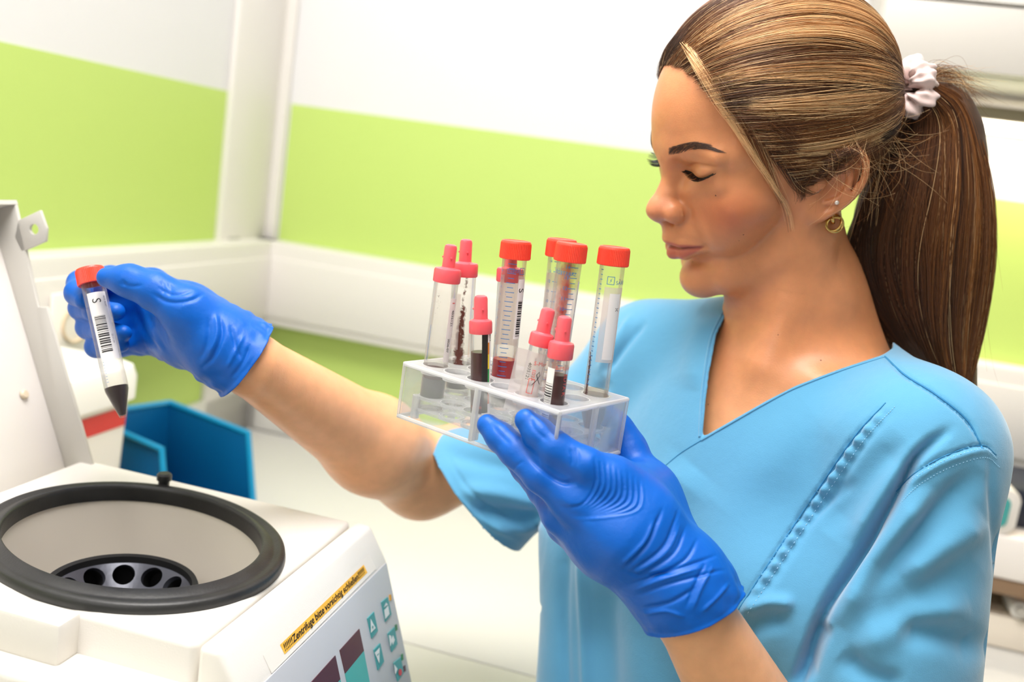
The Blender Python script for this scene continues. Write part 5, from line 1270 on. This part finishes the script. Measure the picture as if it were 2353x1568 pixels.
G = Vox(*grid(P(2130, 560, .757)-np.array([.12, .12, .19]), P(2130, 560, .757)+np.array([.12, .12, .19]), .003))
tt = np.linspace(.03, .985, 16)
for s, r in ((-.72, .016), (-.25, .022), (.25, .022), (.62, .012)):
    p = tail_pt(s, .012, tt); rr = r*np.clip(np.minimum(tt*4+.25, 1.25-tt*.75), .2, 1); G.chain(list(p), list(rr), .012)
Vp, Qp = G.mesh(); del G; Vp = smooth(Vp, Qp, 2)
tail = emit('ponytail', Vp, Qp, M_scalp, person); tail['label'] = 'long brown ponytail with lighter strands'
paths, rad, cl_ = [], [], []
for k in range(210):
    s0 = np.clip(rh.normal(.12, .55), -1, 1); d0 = rh.uniform(-.012, .004); n = 44; wv = rh.normal(0, .05); wq = rh.uniform(4, 9)
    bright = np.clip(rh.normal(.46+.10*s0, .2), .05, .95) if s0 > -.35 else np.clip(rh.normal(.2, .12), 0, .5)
    e0 = s0+rh.normal(0, .12); w0 = rh.rand()*6
    for j in range(n):
        t = np.linspace(rh.rand()*.02, 1-.12*rh.rand(), 16); s = s0+(e0-s0)*t+rh.normal(0, .045)+wv*np.sin(t*wq+w0)
        th = np.sqrt(np.clip(1-s**2, .05, 1)); dd = d0*th+rh.normal(0, .002)-.010*th*np.sin(np.clip(t*1.3, 0, 1)*pi)
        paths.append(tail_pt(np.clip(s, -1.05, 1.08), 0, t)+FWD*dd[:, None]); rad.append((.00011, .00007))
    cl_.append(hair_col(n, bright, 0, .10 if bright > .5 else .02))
for k in range(130):    # strays that leave the outline
    s0 = rh.uniform(-.2, 1.0); t = np.linspace(.02+.5*rh.rand(), 1, 12); p = tail_pt(np.full(12, s0), -.004, np.linspace(t[0], min(t[0]+.45, 1), 12))
    o = (RT*rh.uniform(.1, 1)+UP*rh.uniform(-.3, .5))*.035*rh.rand(); p = p+o*(np.linspace(0, 1, 12)**1.7)[:, None]; paths.append(p); rad.append((.00009, .00004)); cl_.append(hair_col(1, .7, 0, .3))
for k in range(160):    # the puff of ends that springs back over the tie
    t = np.linspace(0, 1, 12); a = np.array([2112, 180+rh.normal(0, 14), .74]); b = np.array([2180+rh.normal(0, 16), 175+rh.normal(0, 16), .742]); c = np.array([2240+rh.normal(0, 30), 215+rh.normal(0, 28), .745+rh.normal(0, .006)])
    q = spline([a, b, c], 12); paths.append(np.array([P(*p) for p in q])); rad.append((.00010, .00004)); cl_.append(hair_col(1, .55, 0, .15))
strands('ponytail_strands', paths, rad, np.concatenate(cl_), M_hair, tail)
# ------------------------------------------------------------------ loose strands in front of the face and round the ear
def draped(px, off):     # path in the photo -> just in front of face, hair or clothes
    out = []
    for x, y in px:
        c = [r for r in (hit(BT, x, y, off), hit(HB, x, y, off)) if r is not None]
        if not c:
            n = HB.find_nearest(Vector(P(x, y, .72)))[0]; c = [P(x, y, (np.array(n)-EYE) @ FWD-off)]
        out.append(min(c, key=lambda r: (r-EYE) @ FWD) if c else None)
    good = [o for o in out if o is not None]
    if not good: return None
    last = good[0]
    for i in range(len(out)):
        if out[i] is None: out[i] = P(px[i][0], px[i][1], (last-EYE) @ FWD)
        last = out[i]
    o = np.array(out); z = (o-EYE) @ FWD
    for _ in range(3): z[1:-1] = np.minimum(z[1:-1], (z[:-2]+z[1:-1]*2+z[2:])/4)
    return np.array([P(px[i][0], px[i][1], z[i]) for i in range(len(px))])
paths, rad, cl_ = [], [], []
def wisps(ctrl, n, w0, w1, bright, blond, off=.003, cut=.3, r=.00011):
    ctrl = np.array(ctrl, float)
    base_ = draped(spline(ctrl, 22), off)
    for j in range(n):
        a, b = rh.normal(0, w0), rh.normal(0, w1); t = np.linspace(0, 1, 22); e = 1-cut*rh.rand()
        nrm = RT*.93+UP*.36; ww = (a*(1-t)+b*t+rh.normal(0, 1.2)*np.sin(t*pi))
        p = base_+nrm[None]*(ww*.00034)[:, None]-FWD*(rh.rand()*.0015)
        m_ = max(8, int(22*e)); s_ = rh.randint(0, 4); paths.append(p[s_:m_]); rad.append((r, r*.5)); cl_.append(hair_col(1, bright, 0, blond))
def wisps2(ctrl, n, sd, bright, blond, off=.004, r=.0001, cut=.4, start=.0, end=None):    # every strand laid on its own
    ctrl = np.array(ctrl, float); m = len(ctrl)
    for j in range(n):
        c0 = rh.normal(0, 1, 2); c1 = rh.normal(0, 1, 2); u = np.linspace(0, 1, m)[:, None]
        c = ctrl+(c0*(1-u)+c1*u)*np.interp(u, [0, .5, 1], sd)*np.array([1, .8])+rh.normal(0, 1.5, (m, 2))*np.interp(u, [0, .5, 1], sd)*.2
        p = draped(spline(c, 20), off+.0025*rh.rand())
        if p is None: continue
        i0 = int(20*start*rh.rand()); i1 = max(i0+7, int(20*(1-cut*rh.rand())))
        paths.append(p[i0:i1]); rad.append((r, r*.4)); cl_.append(hair_col(1, bright, 0, blond))
wisps2([(1564, 78), (1582, 118), (1611, 167), (1650, 234), (1690, 292), (1740, 370), (1784, 437), (1812, 484), (1826, 560)], 170, [5, 6, 2.5], .95, .9, .004, .0001, .85, .3)
wisps([(1580, 92), (1606, 130), (1640, 185), (1668, 250), (1712, 330)], 70, 8, 4, .8, .6, .004, .3)
wisps([(1600, 100), (1625, 150), (1655, 200), (1712, 300), (1760, 400), (1800, 470), (1818, 560)], 34, 7, 5, .6, .3, .0035, .4)
wisps([(1650, 160), (1706, 245), (1745, 322), (1778, 405), (1806, 480)], 60, 16, 6, .5, .25, .003, .4)
wisps([(1690, 215), (1730, 290), (1762, 350), (1790, 410)], 50, 14, 12, .5, .25, .003, .4)
wisps([(1770, 320), (1808, 385), (1835, 430), (1868, 447), (1892, 432)], 40, 10, 8, .3, .05, .002, .5)
wisps([(1790, 330), (1820, 390), (1840, 440), (1838, 470)], 110, 14, 8, .25, .04, .002, .5)
wisps2([(1765, 290), (1850, 340), (1925, 352), (1985, 325), (2060, 262)], 150, [26, 16, 24], .36, .10, .0055, .00009, .25, .25)
wisps2([(1790, 330), (1860, 378), (1918, 384), (1965, 352), (2045, 285)], 120, [18, 13, 24], .32, .08, .0050, .00009, .35, .25)
wisps2([(1812, 368), (1858, 404), (1898, 402), (1940, 378), (1990, 335)], 70, [12, 10, 22], .3, .08, .0045, .00009, .5, .2)
wisps2([(1980, 300), (2010, 380), (2000, 470), (1985, 560)], 30, [30, 24, 20], .6, .4, .006, .00007, .5, .3)
for k in range(110):    # flyaways over the ear and neck
    x0, y0 = rh.uniform(1860, 2060), rh.uniform(250, 390); a = rh.uniform(.3, 1.4); L = rh.uniform(60, 190); cv = rh.normal(0, .9)
    q = [(x0+L*t*cos(a+cv*t), y0+L*t*sin(a+cv*t)) for t in np.linspace(0, 1, 10)]
    p = draped(np.array(q), .004+.006*rh.rand())
    if p is not None: paths.append(p); rad.append((.00009, .00004)); cl_.append(hair_col(1, .75, 0, .35))
for k in range(60):     # short flyaways along the outline
    i = rh.randint(0, 120); p0 = HLs[i]; a = to_dir(p0); t = np.linspace(0, .5+.4*rh.rand(), 10); d = slerp(a, dT, t); q = cap_pt(d, (.02+.05*rh.rand()*np.linspace(0, 1, 10)**1.5)[:, None]); paths.append(hw3(q)); rad.append((.00007, .00003)); cl_.append(hair_col(1, .7, 0, .3))
strands('loose_strands', paths, rad, np.concatenate(cl_), M_hair, person, 'blond loose strands beside the face')
# ------------------------------------------------------------------ brows and lashes
paths, rad = [], []
BRp = spline([(13.5, 36.6), (20, 38.2), (28, 40.6), (34, 41.8), (40, 41.0), (47, 38.0)], 60); BRw = np.interp(np.linspace(0, 1, 60), [0, .15, .55, .8, 1], [2.6, 3.5, 3.0, 1.7, .3])
for s in (-1, 1):
    for k in range(420):
        i = rh.randint(0, 58); y, z = BRp[i]; tz = (BRp[i+1]-BRp[i]); tz /= np.linalg.norm(tz); v = rh.uniform(-1, 1); z += v*BRw[i]; L = rh.uniform(3.5, 6)
        up_ = (.75-v*.75)*(1-i/60)*.9
        p = []
        for t in np.linspace(0, 1, 5):
            yy_, zz = y+tz[0]*L*t-.0*up_, z+tz[1]*L*t+up_*L*.5*t
            try: p.append(face_pt(s*yy_, zz, .0002+.0006*t*HS*1000))
            except Exception: pass
        if len(p) == 5: paths.append(np.array(p)); rad.append((.00011, .00004))
strands('eyebrows', paths, rad, np.tile(np.array(srgb('#543a2c')[:3]), (len(paths), 1)), M_hair, person, 'dark brown eyebrows')
paths, rad = [], []; LP = spline(LASH, 60)
for s in (-1, 1):
    for k in range(150):
        i = rh.randint(0, 60); y, z = LP[i]; f = i/59
        p0 = face_pt(s*y, z-.2, .0001); L = rh.uniform(7.0, 9.5)*(.42+.75*np.sin(np.clip(f*1.05, 0, 1)*pi*.72))
        d = np.array([.82, s*(.10+.66*f), -.26]); d /= np.linalg.norm(d); t = np.linspace(0, 1, 7)
        q = hloc(p0)+d*(L*t)[:, None]+np.array([0, 0, 1.0])*(L*.38*t**2)[:, None]+rh.normal(0, .25, 3)*t[:, None]
        paths.append(hw3(q)); rad.append((.00020, .00003))
strands('eyelashes', paths, rad, np.tile(np.array([.004, .004, .005]), (len(paths), 1)), M_hair, person, 'long black eyelashes')
for s in (-1, 1): MB().tube([face_pt(s*y, z, .0)-FOOT for y, z in LP[::3]], .00055, 6).build('lid_line', M_black, person)
# mole and freckles
for x, y, r in ((1645, 449, .0007), (1708, 539, .0006), (1788, 770, .0006), (1886, 829, .0007), (1592, 602, .0004), (1698, 553, .0004), (1628, 930, .0006)):
    p = hit(BT, x, y, -.0002)
    if p is not None: MB().lathe([(r, 0), (r*.7, r*.35), (0, r*.45)], 10, c=p-FOOT, ax=(EYE-p)/np.linalg.norm(EYE-p)).build('mole', mat('mole_brown', '#6b4030', .6), person)
# ------------------------------------------------------------------ scrunchie and earrings
M_scr = mat('pale_pink_satin', '#ecd2cc', .45, Sheen_Weight=.4)
tdir = (P(2150, 215, .748)-P(2080, 205, .738)); tdir /= np.linalg.norm(tdir); tc_ = P(2093, 206, .741)
a_ = np.cross(tdir, FWD); a_ /= np.linalg.norm(a_); b__ = np.cross(tdir, a_)
vv = []; qq = []; NU, NV = 120, 28
for i in range(NU):
    u = 2*pi*i/NU; rr_ = .0082*(1+.22*sin(9*u+1)+.14*sin(17*u)+.1*sin(5*u+2)); R_ = .0150+.001*sin(7*u)
    for j in range(NV):
        v = 2*pi*j/NV; r_ = rr_*(1+.10*sin(3*v+6*u)+.08*sin(5*v-11*u))
        rad_ = R_+r_*cos(v); vv.append(tc_+(a_*cos(u)+b__*sin(u))*rad_+tdir*(r_*1.0*sin(v)+.002*sin(4*u))-FOOT)
for i in range(NU):
    for j in range(NV): qq.append((i*NV+j, ((i+1) % NU)*NV+j, ((i+1) % NU)*NV+(j+1) % NV, i*NV+(j+1) % NV))
from_py('scrunchie', vv, qq, M_scr, person, True)['label'] = 'pale pink scrunchie round the ponytail'
M_gold = mat('gold', '#e6bf73', .16, 1); 
pe = hit(BT, 1915, 500, .0035); pe = P(1915, 508, (pe-EYE) @ FWD) if pe is not None else P(1915, 508, .71)
def torus(c, n, R_, r_, m, name, par, flat=1.0):
    n = np.array(n, float); n /= np.linalg.norm(n); a = np.cross(n, (0, 0, 1)); a /= np.linalg.norm(a); b = np.cross(n, a)
    return MB().tube([c+(a*cos(2*pi*i/40)+b*sin(2*pi*i/40)*flat)*R_ for i in range(41)], r_, 10, False).build(name, m, par)
E0 = bpy.data.objects.new('earring', None)
dE = (EYE-pe)/np.linalg.norm(EYE-pe)
er = MB().tube([pe-FOOT+UP*.0035+RT*.0012+dE*.001, pe-FOOT+UP*.005-dE*.003], .0009, 8).build('earring', M_gold, person); er['label'] = 'gold knot earring'
for (ox, oy, nx, ny, R_) in ((.0006, -.0020, .25, .15, .0064), (-.0002, -.0014, -.35, .30, .0061), (.0010, -.0026, .10, -.35, .0056)): torus(pe-FOOT+RT*ox+UP*oy+dE*.0012, dE+RT*nx+UP*ny, R_, .00095, M_gold, 'ring', er)
torus(pe-FOOT+UP*.0018-RT*.0010+dE*.0022, RT*.9+UP*.25+dE*.3, .0040, .0014, M_gold, 'ring', er, .8)
ps = hit(BT, 1923, 466, .0008)
if ps is not None: MB().lathe([(0, -.0016), (.0011, -.0012), (.0017, 0), (.0012, .0012), (0, .0016)], 14, c=ps-FOOT, ax=dE).build('ear_stud', mat('pearl', '#e9e2dc', .2, .3), person)
